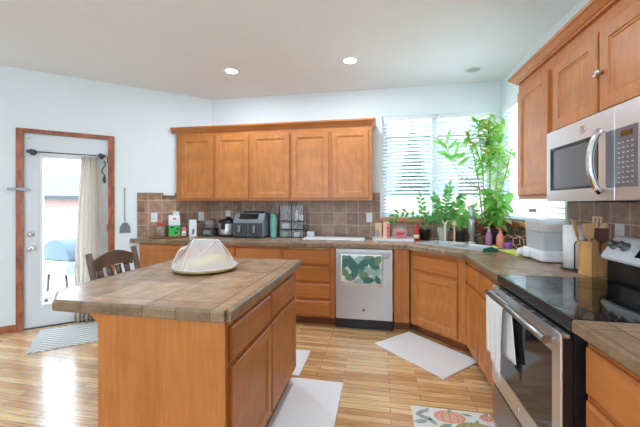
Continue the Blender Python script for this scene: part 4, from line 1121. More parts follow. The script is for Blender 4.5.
mb = MB(); mb.lathe([(0.041, 0.2505), (0.042, 0.254), (0.042, 0.285), (0.036, 0.29)], n=24); mb.build('lid', 'teal', t)
mb = MB(); mb.tube([(-0.034, 0, 0.288), (-0.034, 0, 0.32), (-0.02, 0, 0.345), (0.02, 0, 0.345), (0.034, 0, 0.32), (0.034, 0, 0.288)], 0.006, 8); mb.build('loop_handle', 'teal', t)
t = thing('drawer_organizer', 'clear plastic drawer tower with black edges against the tiles', 'organizer', (-2.45, -0.105, Z0))
mb = MB()
for x in (-0.158, -0.005, 0.148): mb.box(x, x + .009, -0.09, 0.085, 0.0, 0.405)
for z in (0.0, 0.10, 0.20, 0.396): mb.box(-0.149, 0.148, -0.088, 0.085, z, z + .006)
mb.build('frame', 'clear', t)
mb = MB()
for x in (-0.160, -0.006, 0.150): mb.box(x, x + .012, -0.0935, -0.0905, 0.0, 0.405)
for z in (0.0, 0.098, 0.198): mb.box(-0.148, 0.150, -0.0935, -0.0905, z, z + .009)
mb.box(-0.148, 0.15, 0.080, 0.0855, 0.0065, 0.09)
mb.build('black_edging', 'black', t, label='black edging')
for x0_, x1_, z0_, z1_ in ((-.147, -.008, .012, .094), (.006, .146, .012, .094), (-.147, -.008, .112, .194), (.006, .146, .112, .194), (-.147, -.008, .212, .392), (.006, .146, .212, .392)):
    mb = MB(); mb.box(x0_, x1_, -0.088, -0.084, z0_, z1_); mb.build('drawer', 'clear', t)
random.seed(11)
cont = [('tea tin', -0.10, .207, 'graphite', .08, .1, 'grey tin in the upper left drawer of the clear tower'), ('bottle', 0.05, .207, 'white', .04, .13, 'white bottle in the upper right drawer of the clear tower'), ('cup', 0.11, .207, 'paper', .05, .07, 'small white cup in the upper right drawer of the clear tower'),
        ('box', -0.09, .107, 'paper', .09, .06, 'pale box in the middle left drawer of the clear tower'), ('sachet', -0.10, .007, 'green_pack', .05, .05, 'green sachet in the bottom left drawer of the clear tower'), ('box', 0.05, .007, 'white', .06, .05, 'white box in the bottom right drawer of the clear tower'), ('tin', 0.09, .107, 'charcoal', .08, .06, 'dark tin in the middle right drawer of the clear tower')]
for nm, x, z, mt, w_, h_, lb in cont:
    mb = MB()
    if nm in ('box', 'sachet'): mb.box(-w_ / 2, w_ / 2, -0.03, 0.03, 0, h_, 0.004)
    elif nm == 'bottle': mb.lathe([(w_ / 2, 0), (w_ / 2, h_ * .6), (w_ / 4, h_ * .75), (w_ / 4, h_)], n=16)
    else: mb.lathe([(w_ / 2 * .9, 0), (w_ / 2, h_ * .1), (w_ / 2, h_ * .9), (w_ / 2 * .9, h_)], n=20)
    tag(mb.build(nm.replace(' ', '_'), mt, loc=(-2.45 + x, -0.125, Z0 + z)), lb, nm.split()[-1], 'things in the clear drawers')
mb = MB(); mb.box(-0.045, 0.045, -0.03, 0.03, 0, 0.075, 0.006)
tag(mb.build('white_tub', 'white', loc=(-2.225, -0.10, Z0)), 'small white tub beside the clear drawer tower', 'tub')
mb = MB(); mb.box(-2.262, -1.545, -0.40, -0.145, Z0, Z0 + .018, 0.006)
tag(mb.build('drying_mat', 'white'), 'long white dish drying board on the back counter', 'drying board')

# white tray by the window with packets
t = thing('plastic_tray', 'white plastic tray holding packets under the window', 'tray', (-1.235, -0.20, Z0))
mb = MB(); mb.box(-0.225, 0.235, -0.135, 0.125, 0, 0.006); mb.box(-0.225, 0.235, -0.135, -0.129, 0.006, 0.028, .002); mb.box(-0.225, 0.235, 0.119, 0.125, 0.006, 0.028, .002); mb.box(-0.225, -0.219, -0.129, 0.119, 0.006, 0.028); mb.box(0.229, 0.235, -0.129, 0.119, 0.006, 0.028)
mb.build('tray_body', 'white', t)
TZ = Z0 + .0068
t = thing('paper_bag', 'crumpled pale paper bag at the left of the white tray', 'bag', (-1.392, -0.20, TZ)); bag_body(0.075, 0.07, 0, 0.19, 0.5).build('bag_body', 'kraft', t)
mb = MB(); mb.prism([(-0.03, 0.04), (0.0, 0.02), (0.02, 0.06), (0.005, 0.10), (-0.02, 0.12)], -0.0362, -0.0352, axis='y'); mb.build('printed_marks', 'graphite', t)
t = thing('cracker_box', 'pink and cream cracker box standing on the white tray', 'box', (-1.30, -0.19, TZ))
mb = MB(); mb.box(-0.036, 0.036, -0.05, 0.05, 0, 0.2, 0.002); mb.build('box_body', 'peach', t)
mb = MB(); mb.box(0.002, 0.0362, -0.0512, -0.0502, 0.01, 0.185); mb.build('red_panel', 'pink', t, label='pink printed panel')
mb = MB(); [mb.box(0.008, 0.03, -0.0522, -0.0513, z, z + .018) for z in (0.04, 0.08, 0.12)]; mb.build('printed_marks', 'red', t)
t = thing('food_package', 'clear wrapped package of pink sausages on the white tray', 'package', (-1.145, -0.19, TZ))
mb = MB(); 
for k in range(5): mb.tube([(-0.075, -0.03 + 0.012 * (k % 2), 0.024 + k * .02), (0, -0.034 + 0.012 * (k % 2), 0.026 + k * .02), (0.075, -0.03 + 0.012 * (k % 2), 0.024 + k * .02)], 0.0105, 8)
mb.build('sausages', 'pink', t)
mb = MB(); mb.ball((0, 0, 0.075), 0.1, 0.98, 0.6, 0.74, 3); mb.build('wrapper', 'clear', t)
mb = MB(); mb.box(-0.04, 0.04, -0.066, -0.0615, 0.06, 0.085, 0.001); mb.build('label', 'red', t)
t = thing('sauce_bottle', 'red sauce bottle right of the white tray', 'bottle', (-0.962, -0.235, Z0))
mb = MB(); mb.lathe([(0.026, 0), (0.032, 0.005), (0.032, 0.09), (0.026, 0.12), (0.014, 0.14)], n=20); mb.build('bottle_body', 'red', t)
mb = MB(); mb.lathe([(0.015, 0.1405), (0.015, 0.16), (0.006, 0.185)], n=16); mb.build('cap', 'flower_red', t)
mb = MB(); mb.lathe([(0.0326, 0.03), (0.0326, 0.07)], n=20, cap=False); mb.build('label', 'cream', t)

# ------------------------------------------------------------------ plants
random.seed(21)
def clampdir(base, d, L):
    tip = Vector(base) + Vector(d).normalized() * L
    d = Vector(d)
    if tip.y > -0.075: d.y = -abs(d.y) - .1
    if tip.x > -0.075: d.x = -abs(d.x) - .1
    return d
def zz_plant(name, label, loc, stems, pot, leafmat='leaf_d'):
    t = thing(name, label, 'plant', loc)
    pot(t)
    for (path, n, L, w) in stems:
        P = [Vector(p) for p in path]
        # smooth path
        Q = []
        for i in range(len(P) - 1):
            for k in range(5): Q.append(P[i].lerp(P[i + 1], k / 5))
        Q.append(P[-1])
        for _ in range(3): Q = [Q[0]] + [(Q[i - 1] + Q[i] * 2 + Q[i + 1]) / 4 for i in range(1, len(Q) - 1)] + [Q[-1]]
        mb = MB(); mb.tube(Q, 0.006, 8, taper=0.4); st = mb.build('stem', 'stem_g', t)
        mb = MB()
        for k in range(n):
            f = 0.30 + 0.68 * k / (n - 1); i = min(len(Q) - 2, int(f * (len(Q) - 1))); p = Q[i]; tg = (Q[i + 1] - Q[i]).normalized()
            side = tg.cross(Vector((0, 1, 0))); side = side.normalized() if side.length > .1 else Vector((1, 0, 0))
            s = 1 if k % 2 else -1
            d = side * s * .8 + tg * .55 + Vector((0, random.uniform(-.5, .25), random.uniform(-.1, .25)))
            wb = Vector(loc) + p
            d = clampdir(wb, d, L)
            mb.leaf(p, d, L * random.uniform(.8, 1.1), w, 0.2, up=(0, -0.9, 0.45))
        mb.leaf(Q[-1], (Q[-1] - Q[-3]), L, w, 0.1, up=(0, -0.9, .45))
        mb.build('leaves', leafmat, st)
    return t
def black_pot(h=0.125, r0=0.05, r1=0.068, m='black'):
    def f(t):
        mb = MB(); mb.lathe([(r0, 0), (r0 + .002, 0.002), (r1, h - .018), (r1 + .005, h - .016), (r1 + .005, h), (r1 - .006, h), (r1 - .008, h - .02), (0.01, h - .021)], n=28); mb.build('pot', m, t)
        mb = MB(); mb.lathe([(r1 - .009, h - .0195), (r1 - .010, h - .012), (0.01, h - .008)], n=24); mb.build('soil', 'soil', t)
    return f
zz_plant('potted_plant', 'arching rounded-leaf plant in a black pot under the back window', (-0.865, -0.155, Z0),
         [([(0, 0, .11), (-.06, -.005, .22), (-.18, -.02, .33), (-.32, -.03, .31), (-.40, -.04, .20)], 11, .075, .036), ([(0, 0, .11), (.0, .0, .25), (-.03, -.01, .38), (-.05, -.02, .50)], 10, .07, .034),
          ([(0.01, 0, .11), (.06, -.01, .25), (.14, -.02, .33), (.24, -.03, .37)], 12, .07, .034), ([(0.01, -.01, .11), (.04, -.02, .22), (.03, -.04, .30), (-.03, -.05, .36)], 8, .06, .03)], black_pot(), 'leaf_d')
def vase(t):
    mb = MB(); mb.lathe([(0.045, 0), (0.05, 0.004), (0.064, 0.07), (0.068, 0.14), (0.07, 0.155), (0.066, 0.155), (0.062, 0.075), (0.045, 0.008)], n=28, cap=False); mb.build('vase', 'vglass', t)
    mb = MB(); mb.lathe([(0.044, 0.010), (0.055, 0.07), (0.058, 0.10), (0.02, 0.104)], n=24); mb.build('moss', 'palewicker', t)
zz_plant('potted_plant', 'bushy dark green plant in a clear glass vase behind the sink', (-0.66, -0.165, Z0),
         [([(0, 0, .1), (.0, -.01, .3), (.03, -.02, .48), (.06, -.02, .62)], 24, .078, .034), ([(0, 0, .1), (-.04, -.02, .28), (-.08, -.03, .42), (-.10, -.04, .50)], 18, .072, .032), ([(.01, 0, .1), (.06, -.02, .3), (.13, -.03, .44), (.2, -.04, .50)], 18, .078, .034),
          ([(0, 0, .1), (.02, -.04, .22), (.05, -.06, .30), (.10, -.07, .33)], 14, .07, .032), ([(0, 0, .1), (-.03, -.03, .2), (-.08, -.05, .25), (-.14, -.05, .26)], 12, .065, .03)], vase, 'leaf_d')
zz_plant('potted_plant', 'broad-leaved plant in a black pot left of the faucet', (-0.485, -0.185, Z0),
         [([(0, 0, .09), (.0, -.01, .26), (-.02, -.02, .40)], 11, .105, .045), ([(0, 0, .09), (.05, -.01, .24), (.12, -.03, .36)], 11, .105, .045), ([(0, 0, .09), (.03, -.03, .2), (.05, -.06, .27)], 9, .10, .042), ([(0, 0, .09), (-.05, -.02, .2), (-.09, -.04, .3)], 10, .09, .04)], black_pot(0.115, 0.045, 0.062, 'charcoal'), 'leaf_m')

# tall cane plant in the corner
bp_ = thing('bamboo_plant', 'tall leafy bamboo-like plant with yellowing leaves in the window corner', 'plant', (-0.21, -0.235, Z0))
mb = MB(); mb.lathe([(0.085, 0), (0.09, 0.004), (0.112, 0.16), (0.118, 0.165), (0.118, 0.185), (0.104, 0.185), (0.10, 0.16), (0.02, 0.155)], n=30); mb.build('pot', 'wicker', bp_)
mb = MB(); mb.lathe([(0.1, 0.1605), (0.098, 0.168), (0.02, 0.172)], n=24); mb.build('soil', 'soil', bp_)
canes = [[(-.03, -.02, .16), (-.05, -.03, .6), (-.08, -.05, 1.0), (-.13, -.06, 1.36)], [(.02, 0, .16), (.02, -.01, .6), (.04, -.01, 1.0), (.06, -.04, 1.36)], [(0, -.04, .16), (-.0, -.08, .55), (-.02, -.10, 1.0), (-.03, -.13, 1.30)],
         [(.04, -.03, .16), (.06, -.08, .6), (.08, -.12, .95), (.10, -.18, 1.22)], [(-.05, 0, .16), (-.08, -.02, .5), (-.14, -.03, .9), (-.22, -.03, 1.2)], [(.01, -.05, .16), (.05, -.12, .45), (.10, -.22, .7), (.12, -.32, .95)]]
PL = Vector((-0.21, -0.235, Z0))
lmats = ['leaf_m', 'leaf_l', 'leaf_m', 'leaf_l', 'leaf_m', 'leaf_y']
for c_i, P in enumerate(canes):
    Q = smooth(P); mb = MB(); mb.tube(Q, 0.009, 8, taper=.5); st = mb.build('cane', 'stem_g', bp_)
    mbs = {'leaf_m': MB(), 'leaf_l': MB(), 'leaf_y': MB()}
    for k in range(62):
        f = random.uniform(0.5, 1.0) if c_i != 5 else random.uniform(.3, 1)
        i = min(len(Q) - 2, int(f * (len(Q) - 1))); p = Q[i].lerp(Q[i + 1], random.random())
        a = random.uniform(0, 2 * math.pi); L = random.uniform(.13, .24)
        d = Vector((math.cos(a), math.sin(a), random.uniform(-.3, .9)))
        d = clampdir(PL + p, d, L + .02)
        mk = random.choices(['leaf_m', 'leaf_l', 'leaf_y'], [.5, .42, .08])[0]
        mbs[mk].leaf(p, d, L, random.uniform(.026, .044), random.uniform(.1, .5), fold=.2)
    for mk in mbs: mbs[mk].build('leaves', mk, st, label={'leaf_m': 'fresh green leaves', 'leaf_l': 'lime green leaves', 'leaf_y': 'yellowing leaves'}[mk])
# long arching shoots to the left
for P, tipn in (([(-.05, -.06, .52), (-.16, -.09, .60), (-.30, -.11, .70), (-.40, -.12, .88), (-.46, -.12, 1.06)], 9), ([(-.05, -.05, .54), (-.18, -.08, .64), (-.30, -.10, .78), (-.37, -.11, .92)], 4)):
    Q = smooth(P, 6, 5); mb = MB(); mb.tube(Q, 0.007, 8, taper=.4); st = mb.build('arching_shoot', 'stem_g', bp_)
    mb = MB()
    for k in range(tipn):
        f = 0.78 + .22 * k / max(1, tipn - 1); i = min(len(Q) - 2, int(f * (len(Q) - 1)))
        d = Vector((random.choice((-1, 1)) * random.uniform(.4, 1), random.uniform(-.4, .1), random.uniform(-.1, 1.0)))
        mb.leaf(Q[i], d, random.uniform(.13, .2), .032, .15, up=(0, -1, .3))
    mb.leaf(Q[-1], (0.25, -.05, 1), .2, .034, .05, up=(0, -1, .2)); mb.leaf(Q[-1], (-.7, -.1, .25), .16, .03, .1, up=(0, -1, .3))
    mb.build('leaves', 'leaf_m', st)
# lower broad-leaved climber in the same corner
iv = thing('trailing_plant', 'lower mass of broad pointed leaves spilling in front of the bamboo canes', 'plant', (-0.16, -0.43, Z0))
mb = MB(); mb.lathe([(0.05, 0), (0.052, .002), (0.066, .12), (0.07, .125), (0.07, .14), (0.06, .14), (0.056, .12), (0.01, .118)], n=24); mb.build('pot', 'charcoal', iv)
for k in range(7):
    a = R(100 + 40 * k); e = Vector((-.02 + .13 * math.cos(a), -.03 + .15 * math.sin(a), random.uniform(.32, .62)))
    if e.x > .08: e.x = .08
    Q = smooth([(0, 0, .125), (e.x * .4, e.y * .4, e.z * .65), e], 6, 3); mb = MB(); mb.tube(Q, 0.005, 7, taper=.5); st = mb.build('stem', 'stem_g', iv)
    m1, m2 = MB(), MB()
    for j in range(24):
        p = Q[random.randrange(4, len(Q))]; aa = random.uniform(0, 2 * math.pi); L = random.uniform(.10, .17)
        d = clampdir(Vector((-0.16, -0.43, Z0)) + p, (math.cos(aa), math.sin(aa), random.uniform(-.4, .6)), L)
        (m1 if random.random() < .72 else m2).leaf(p, d, L, L * .48, random.uniform(.2, .6), fold=.2)
    m1.build('leaves', 'leaf_m', st); m2.build('leaves', 'leaf_l', st, label='lime green leaves')

# stakes, basket, bottles around the sink
t = thing('garden_stake', 'cream wooden stake with a forked top behind the sink', 'stake', (-0.66, -0.262, Z0))
mb = MB(); mb.box(-0.011, 0.011, -0.005, 0.005, 0.006, 0.19, 0.002); mb.build('post', 'cream', t)
mb = MB(); mb.prism([(-0.012, 0.185), (0.012, 0.185), (0.034, 0.235), (0.026, 0.238), (0.0, 0.205), (-0.026, 0.238), (-0.034, 0.235)], -0.005, 0.005, 0.001, axis='y'); mb.build('fork', 'cream', t)
mb = MB(); mb.lathe([(0.028, 0), (0.028, 0.004), (0.012, 0.0058)], n=20); mb.build('foot', 'cream', t)
t = thing('garden_stake', 'peach stake with an arrow shaped top behind the sink', 'stake', (-0.562, -0.262, Z0))
mb = MB(); mb.box(-0.008, 0.008, -0.005, 0.005, 0.004, 0.19, 0.002); mb.build('post', 'peach', t)
mb = MB(); mb.prism([(-0.026, 0.185), (0.026, 0.185), (0.01, 0.23), (0.0, 0.238), (-0.01, 0.23)], -0.005, 0.005, 0.001, axis='y'); mb.build('arrow', 'peach', t)
mb = MB(); mb.lathe([(0.02, 0), (0.02, 0.003), (0.01, 0.0038)], n=20); mb.build('foot', 'peach', t)
t = thing('flower_basket', 'dark woven basket of red and orange flowers right of the faucet', 'flowers', (-0.305, -0.345, Z0))
mb = MB()
for k in range(5): mb.tube([(0.062 * math.cos(2 * math.pi * i / 24), 0.062 * math.sin(2 * math.pi * i / 24), 0.010 + k * .017) for i in range(24)], 0.0088, 8, closed=True)
mb.lathe([(0.055, 0.001), (0.058, 0.08)], n=24); mb.build('basket', 'wicker', t)
random.seed(3)
for k in range(6):
    a = k * 1.1; c_ = (0.035 * math.cos(a) - .005, 0.035 * math.sin(a) - .02, 0.12 + .018 * (k % 3)); fl = MB()
    for j in range(7): fl.leaf(c_, (math.cos(j * .9), math.sin(j * .9) - .4, .5), .036, .026, .2, fold=.3)
    fl.build('flower', 'orange' if k % 2 else 'flower_red', t, label='orange flower' if k % 2 else 'red flower')
def pump_bottle(label, x, y, body, cap, h=0.135, r=0.033):
    t = thing('soap_bottle', label, 'soap bottle', (x, y, Z0))
    mb = MB(); mb.lathe([(r * .9, 0), (r, 0.005), (r, h * .72), (r * .55, h * .93), (r * .42, h)], n=22); mb.build('bottle_body', body, t)
    mb = MB(); mb.lathe([(0.015, h + .0005), (0.015, h + .016), (0.007, h + .018), (0.007, h + .035)], n=14); mb.box(-0.034, 0.008, -0.007, 0.007, h + .0355, h + .046, 0.003); mb.build('pump', cap, t)
    return t
pump_bottle('lilac hand soap bottle with a white pump right of the basket', -0.268, -0.462, 'lilac', 'white')
pump_bottle('salmon pink soap bottle between the lilac soap and the honeycomb rack', -0.222, -0.648, 'salmon', 'salmon', 0.14, .034)
sx_, sy_ = diag(.405, .20)
t = thing('sponge', 'dark green and yellow sponge on the right sink corner', 'sponge', (sx_, sy_, Z0), R(-25))
mb = MB(); mb.box(-0.055, 0.055, -0.035, 0.035, 0.0, 0.016, 0.004); mb.build('scourer', 'sponge_g', t)
mb = MB(); mb.prism([(-0.054, 0.0165), (0.054, 0.0165), (0.054, 0.026), (0.01, 0.044), (-0.054, 0.022)], -0.034, 0.034, 0.002, axis='y'); mb.build('foam', 'sponge_g', t)
mb = MB(); mb.box(0.012, 0.054, -0.034, 0.034, 0.0445, 0.050, 0.002, rot=((0.03, 0, 0.047), Matrix.Rotation(R(22), 3, 'Y'))); mb.build('yellow_edge', 'yellow', t)
# honeycomb wire rack with a dark bottle, purple pot, red flowers
t = thing('wire_rack', 'rose gold honeycomb wire rack right of the salmon soap', 'rack', (-0.105, -0.72, Z0), R(-62))
def hexloop(cx, cz, r, y): return [(cx + r * math.cos(R(60 * k + 30)), y, cz + r * math.sin(R(60 * k + 30))) for k in range(6)]
mb = MB()
for y in (-0.04, 0.04):
    for cx, cz in ((-0.055, 0.065), (0.055, 0.065), (0.0, 0.16 - .0)):
        if cz > .1 and True: continue
        mb.tube(hexloop(cx, cz, 0.061, y), 0.0042, 8, closed=True)
for cx in (-0.108, 0.0, 0.108): mb.tube([(cx, -0.04, 0.095), (cx, 0.04, 0.095)], 0.0038, 8); mb.tube([(cx, -0.04, 0.036), (cx, 0.04, 0.036)], 0.0038, 8)
mb.build('wire_frame', 'rose_wire', t)
rx_, ry_ = -0.105 - 0.055 * math.cos(R(-62)), -0.72 - 0.055 * math.sin(R(-62))
t = thing('glass_jar', 'dark round jar inside the honeycomb rack', 'jar', (rx_, ry_, Z0 + .0012))
mb = MB(); mb.lathe([(0.026, 0), (0.034, 0.015), (0.036, 0.04), (0.028, 0.07)], n=20); mb.build('jar_body', 'charcoal', t)
mb = MB(); mb.lathe([(0.024, 0.0705), (0.026, 0.074), (0.026, 0.084), (0.02, 0.088)], n=18); mb.build('lid', 'black', t)
t = thing('sponge_holder', 'small purple pot in front of the honeycomb rack', 'pot', (-0.205, -0.80, Z0 + .0075))
mb = MB(); mb.lathe([(0.028, 0), (0.033, 0.004), (0.034, 0.045), (0.030, 0.055), (0.026, 0.055), (0.028, 0.008)], n=22); mb.build('pot_body', 'purple', t)
t = thing('flower_vase', 'slim brown vase of red flowers on the right of the corner plants', 'flowers', (-0.058, -0.605, Z0))
mb = MB(); mb.lathe([(0.03, 0), (0.036, 0.02), (0.03, 0.07), (0.018, 0.10), (0.022, 0.115)], n=20); mb.build('vase', 'darkspoon', t)
for k in range(5):
    a = k * 1.26; e = (0.035 * math.cos(a) - .01, 0.05 * math.sin(a), 0.185 + .02 * (k % 2)); mb = MB(); mb.tube([(0, 0, .112), (e[0] * .5, e[1] * .5, .15), e], 0.003, 6); st = mb.build('stem', 'stem_b', t)
    fl = MB()
    for j in range(7): fl.leaf(e, (math.cos(j * .9), math.sin(j * .9), .35), .032, .024, .2, fold=.3)
    fl.build('flower', 'flower_red', st, label='red flower')
t = thing('dish_cloths', 'folded lime and yellow dish cloth on the counter', 'cloth', (-0.225, -1.02, Z0), R(-84))
mb = MB(); mb.box(-0.185, 0.185, -0.075, 0.075, 0.0, 0.007, 0.003); mb.build('lime_cloth', 'lime', t, label='lime cloth')
mb = MB(); mb.box(-0.01, 0.18, -0.07, 0.07, 0.0073, 0.0145, 0.003); mb.build('yellow_cloth', 'yellow', t, label='yellow cloth')

# steamer
t = thing('food_steamer', 'clear plastic food steamer with a white base on the right counter', 'steamer', (-0.135, -1.30, Z0), R(-90))
mb = MB(); mb.prism([(-0.125, -0.105), (0.185, -0.105), (0.20, -0.09), (0.20, 0.095), (-0.125, 0.095)], 0.004, 0.085, 0.018); mb.box(-0.13, 0.03, -0.145, -0.09, 0.012, 0.070, 0.02); mb.build('base', 'white', t)
mb = MB(); mb.lathe([(0.024, 0.0), (0.024, -0.006), (0.018, -0.022), (0.014, -0.024)], (-0.05, -0.1455, 0.042), axis='y', n=20); mb.build('dial', 'offwhite', t)
def rr_ring(b, hx, hy, r, z, n=5):
    pts = []
    for cx, cy, a0 in ((hx - r, hy - r, 0), (-hx + r, hy - r, 90), (-hx + r, -hy + r, 180), (hx - r, -hy + r, 270)):
        for k in range(n): a = R(a0 + 90 * k / (n - 1)); pts.append(b.verts.new((cx + r * math.cos(a), cy + r * math.sin(a), z)))
    return pts
def tub(levels, name, m, parent, cx=0.0, cy=0.0):
    b = bmesh.new(); RG = [rr_ring(b, hx, hy, .035, z) for hx, hy, z in levels]; n = len(RG[0])
    for A, B in zip(RG, RG[1:]):
        for i in range(n): b.faces.new((A[i], A[(i + 1) % n], B[(i + 1) % n], B[i]))
    b.faces.new(RG[0]); b.faces.new(RG[-1]); bmesh.ops.recalc_face_normals(b, faces=b.faces)
    for v in b.verts: v.co.x = v.co.x * 0.745 + 0.045
    mb = MB(); mb._merge(b); return mb.build(name, m, parent)
tub([(0.175, 0.085, 0.0855), (0.185, 0.092, 0.09), (0.19, 0.096, 0.215), (0.196, 0.10, 0.222)], 'bowl', 'frosted', t)
tub([(0.185, 0.092, 0.2225), (0.19, 0.096, 0.23), (0.194, 0.099, 0.30), (0.20, 0.102, 0.308)], 'bowl', 'frosted', t)
tub([(0.196, 0.10, 0.3085), (0.192, 0.097, 0.33), (0.18, 0.09, 0.40), (0.15, 0.075, 0.418)], 'lid', 'clear', t)
mb = MB(); mb.box(-0.05, 0.05, -0.014, 0.014, 0.4185, 0.436, 0.006); mb.build('lid_handle', 'frosted', t)
mb = MB(); mb.box(-0.01, 0.11, -0.1005, -0.0985, 0.36, 0.385); mb.build('sticker', 'lavender', t)
for x in (-0.09, 0.16):
    for y in (-0.07, 0.07): mb = MB(); mb.lathe([(0.012, 0), (0.012, 0.0038)], (x, y, 0), n=12); mb.build('foot', 'charcoal', t)

# paper towel holder
t = thing('paper_towel_holder', 'black wire holder with a white paper towel roll beside the utensil block', 'paper towel holder', (-0.135, -1.70, Z0))
mb = MB(); mb.lathe([(0.075, 0), (0.078, 0.003), (0.078, 0.009), (0.07, 0.012)], n=30); mb.build('base', 'black', t)
mb = MB(); mb.lathe([(0.02, 0.0125), (0.062, 0.0125), (0.062, 0.285), (0.02, 0.285)], n=32); mb.build('paper_roll', 'paper', t)
mb = MB(); mb.tube([(0, 0, 0.0125), (0, 0, 0.30), (0.006, 0, 0.315), (0.0, 0, 0.325), (-0.008, 0, 0.315), (0, 0, 0.302)], 0.004, 8); mb.build('centre_rod', 'black', t)
mb = MB(); mb.tube([(-0.035, -0.066, 0.010), (-0.035, -0.066, 0.17), (-0.028, -0.067, 0.185), (-0.015, -0.068, 0.19), (0.0, -0.069, 0.18), (0.002, -0.069, 0.010)], 0.004, 8); mb.build('side_wire', 'black', t)

# utensil block
t = thing('utensil_block', 'square pine block full of wooden utensils beside the range', 'utensil holder', (-0.128, -1.865, Z0), R(15))
mb = MB()
for a in ((-.05, .05, -.046, -.038), (-.05, .05, .038, .046), (-.05, -.042, -.038, .038), (.042, .05, -.038, .038)): mb.box(a[0], a[1], a[2], a[3], 0, 0.20, 0.0015)
mb.box(-.042, .042, -.038, .038, 0, 0.01); mb.build('block_body', 'blockwood', t)
def utensil(label, x, y, lean, kind, mt, L=0.31, nm='wooden_spoon', cat='spoon'):
    o = thing(nm, label, cat, (-0.128 + x, -1.865 + y, Z0 + .0105), 0, 'utensils in the pine block')
    o.rotation_euler = (lean[0], lean[1], lean[2] if len(lean) > 2 else 0)
    mb = MB(); mb.tube([(0, 0, 0), (0, 0, L * .72)], 0.0055, 8); mb.build('handle', mt, o)
    mb = MB()
    if kind == 'spoon': mb.ball((0, 0, L * .86), 0.05, .52, .16, .95, 2)
    elif kind == 'turner': mb.prism([(-0.014, L * .70), (0.014, L * .70), (0.032, L * .80), (0.032, L), (-0.032, L)] + [(-0.032, L * .80)], -0.0035, 0.0035, 0.001, axis='y')
    elif kind == 'slot':
        for xx in (-.026, -.009, .008): mb.box(xx, xx + .011, -0.0035, 0.0035, L * .78, L * .97)
        mb.box(-.026, .019, -0.0035, 0.0035, L * .70, L * .78); mb.box(-.026, .019, -0.0035, 0.0035, L * .97, L)
    elif kind == 'stick': mb.prism([(-0.009, L * .68), (0.009, L * .68), (0.013, L), (-0.013, L)], -0.005, 0.005, 0.001, axis='y')
    mb.build('head', mt, o)
utensil('pale flat stirring stick leaning out of the left of the pine block', -0.026, 0.022, (R(-5), R(-9), 0.3), 'stick', 'lightwood', .32, 'stirring_stick', 'utensil')
utensil('wide pale wooden turner in the pine block', -0.012, -0.008, (R(6), R(-2), -0.5), 'turner', 'blockwood', .30, 'wooden_turner', 'turner')
utensil('dark slotted wooden turner in front in the pine block', 0.018, -0.022, (R(9), R(2), -0.4), 'turner', 'darkspoon', .275, 'wooden_turner', 'turner')
utensil('pale slotted wooden turner at the back of the pine block', 0.012, 0.004, (R(3), R(3), -0.5), 'slot', 'lightwood', .34, 'slotted_turner', 'turner')
utensil('pale wooden spoon leaning right out of the pine block', 0.028, 0.008, (R(11), R(4), -0.3), 'spoon', 'lightwood', .31)
utensil('dark wooden spoon rearmost in the pine block', 0.026, 0.026, (R(7), R(4), -0.3), 'spoon', 'darkspoon', .31)

# ------------------------------------------------------------------ outside
mb = MB(); mb.box(-16, 12, 0.14, 14, -0.2, -0.12)
mb.prism([(-16, 0.14), (-3.72, 0.14), (-6.0, -1.92), (-16, -1.92)], -0.2, -0.12); mb.prism([(-16, -7), (-6.02, -7), (-6.02, -1.92), (-16, -1.92)], -0.2, -0.12); mb.box(0.14, 12, -7, 0.14, -0.2, -0.12)
struct(mb.build('ground', 'concrete'), 'pale concrete patio outside the back door and windows', 'patio')
gr = thing('barbecue_grill', 'grey barrel barbecue grill on the patio behind the door glass', 'grill', (-5.62, -0.05, -0.12), R(84))
mb = MB()
hood = [(0.27 * math.cos(R(a)), 0.70 + 0.27 * math.sin(R(a))) for a in range(0, 181, 12)]
mb.prism(hood, -0.42, 0.42, 0.006, axis='x'); mb.build('hood', 'grill', gr)
mb = MB(); mb.prism([(-0.27, 0.694), (0.27, 0.694), (0.2, 0.50), (-0.2, 0.50)], -0.42, 0.42, 0.006, axis='x'); mb.build('firebox', 'graphite', gr)
mb = MB(); mb.tube([(-0.25, -0.30, 0.80), (0.25, -0.30, 0.80)], 0.013, 10); mb.box(-0.24, -0.22, -0.30, -0.245, 0.79, 0.81); mb.box(0.22, 0.24, -0.30, -0.245, 0.79, 0.81); mb.build('lid_handle', 'steel', gr)
for x in (-0.38, 0.38):
    for y in (-0.16, 0.16): mb = MB(); mb.tube([(x, y * 1.35, 0.0), (x, y, 0.5)], 0.018, 8); mb.build('leg', 'dark_metal', gr)
mb = MB(); mb.box(-0.40, 0.40, -0.19, 0.19, 0.20, 0.22); mb.build('shelf', 'graphite', gr)
mb = MB(); mb.box(-0.42, 0.55, -0.42, -0.272, 0.66, 0.685, 0.004); mb.build('front_shelf', 'graphite', gr)
for y in (-0.235, 0.235): mb = MB(); mb.lathe([(0.09, -0.02), (0.095, 0.0), (0.09, 0.02)], (-0.43, y, 0.0951), axis='x', n=20); mb.build('wheel', 'charcoal', gr)
pt = thing('patio_stool', 'scrolled pale metal patio stool beside the grill', 'stool', (-5.46, -0.72, -0.12))
mb = MB(); mb.lathe([(0.16, 0.30), (0.17, 0.305), (0.17, 0.32), (0.16, 0.325)], n=28); mb.build('seat', 'graphite', pt)
for k in range(3):
    a = k * 2.094; mb = MB(); mb.tube([(0.14 * math.cos(a), 0.14 * math.sin(a), 0.30), (0.09 * math.cos(a), 0.09 * math.sin(a), 0.15), (0.16 * math.cos(a), 0.16 * math.sin(a), 0.005)], 0.01, 8); mb.build('leg', 'graphite', pt)
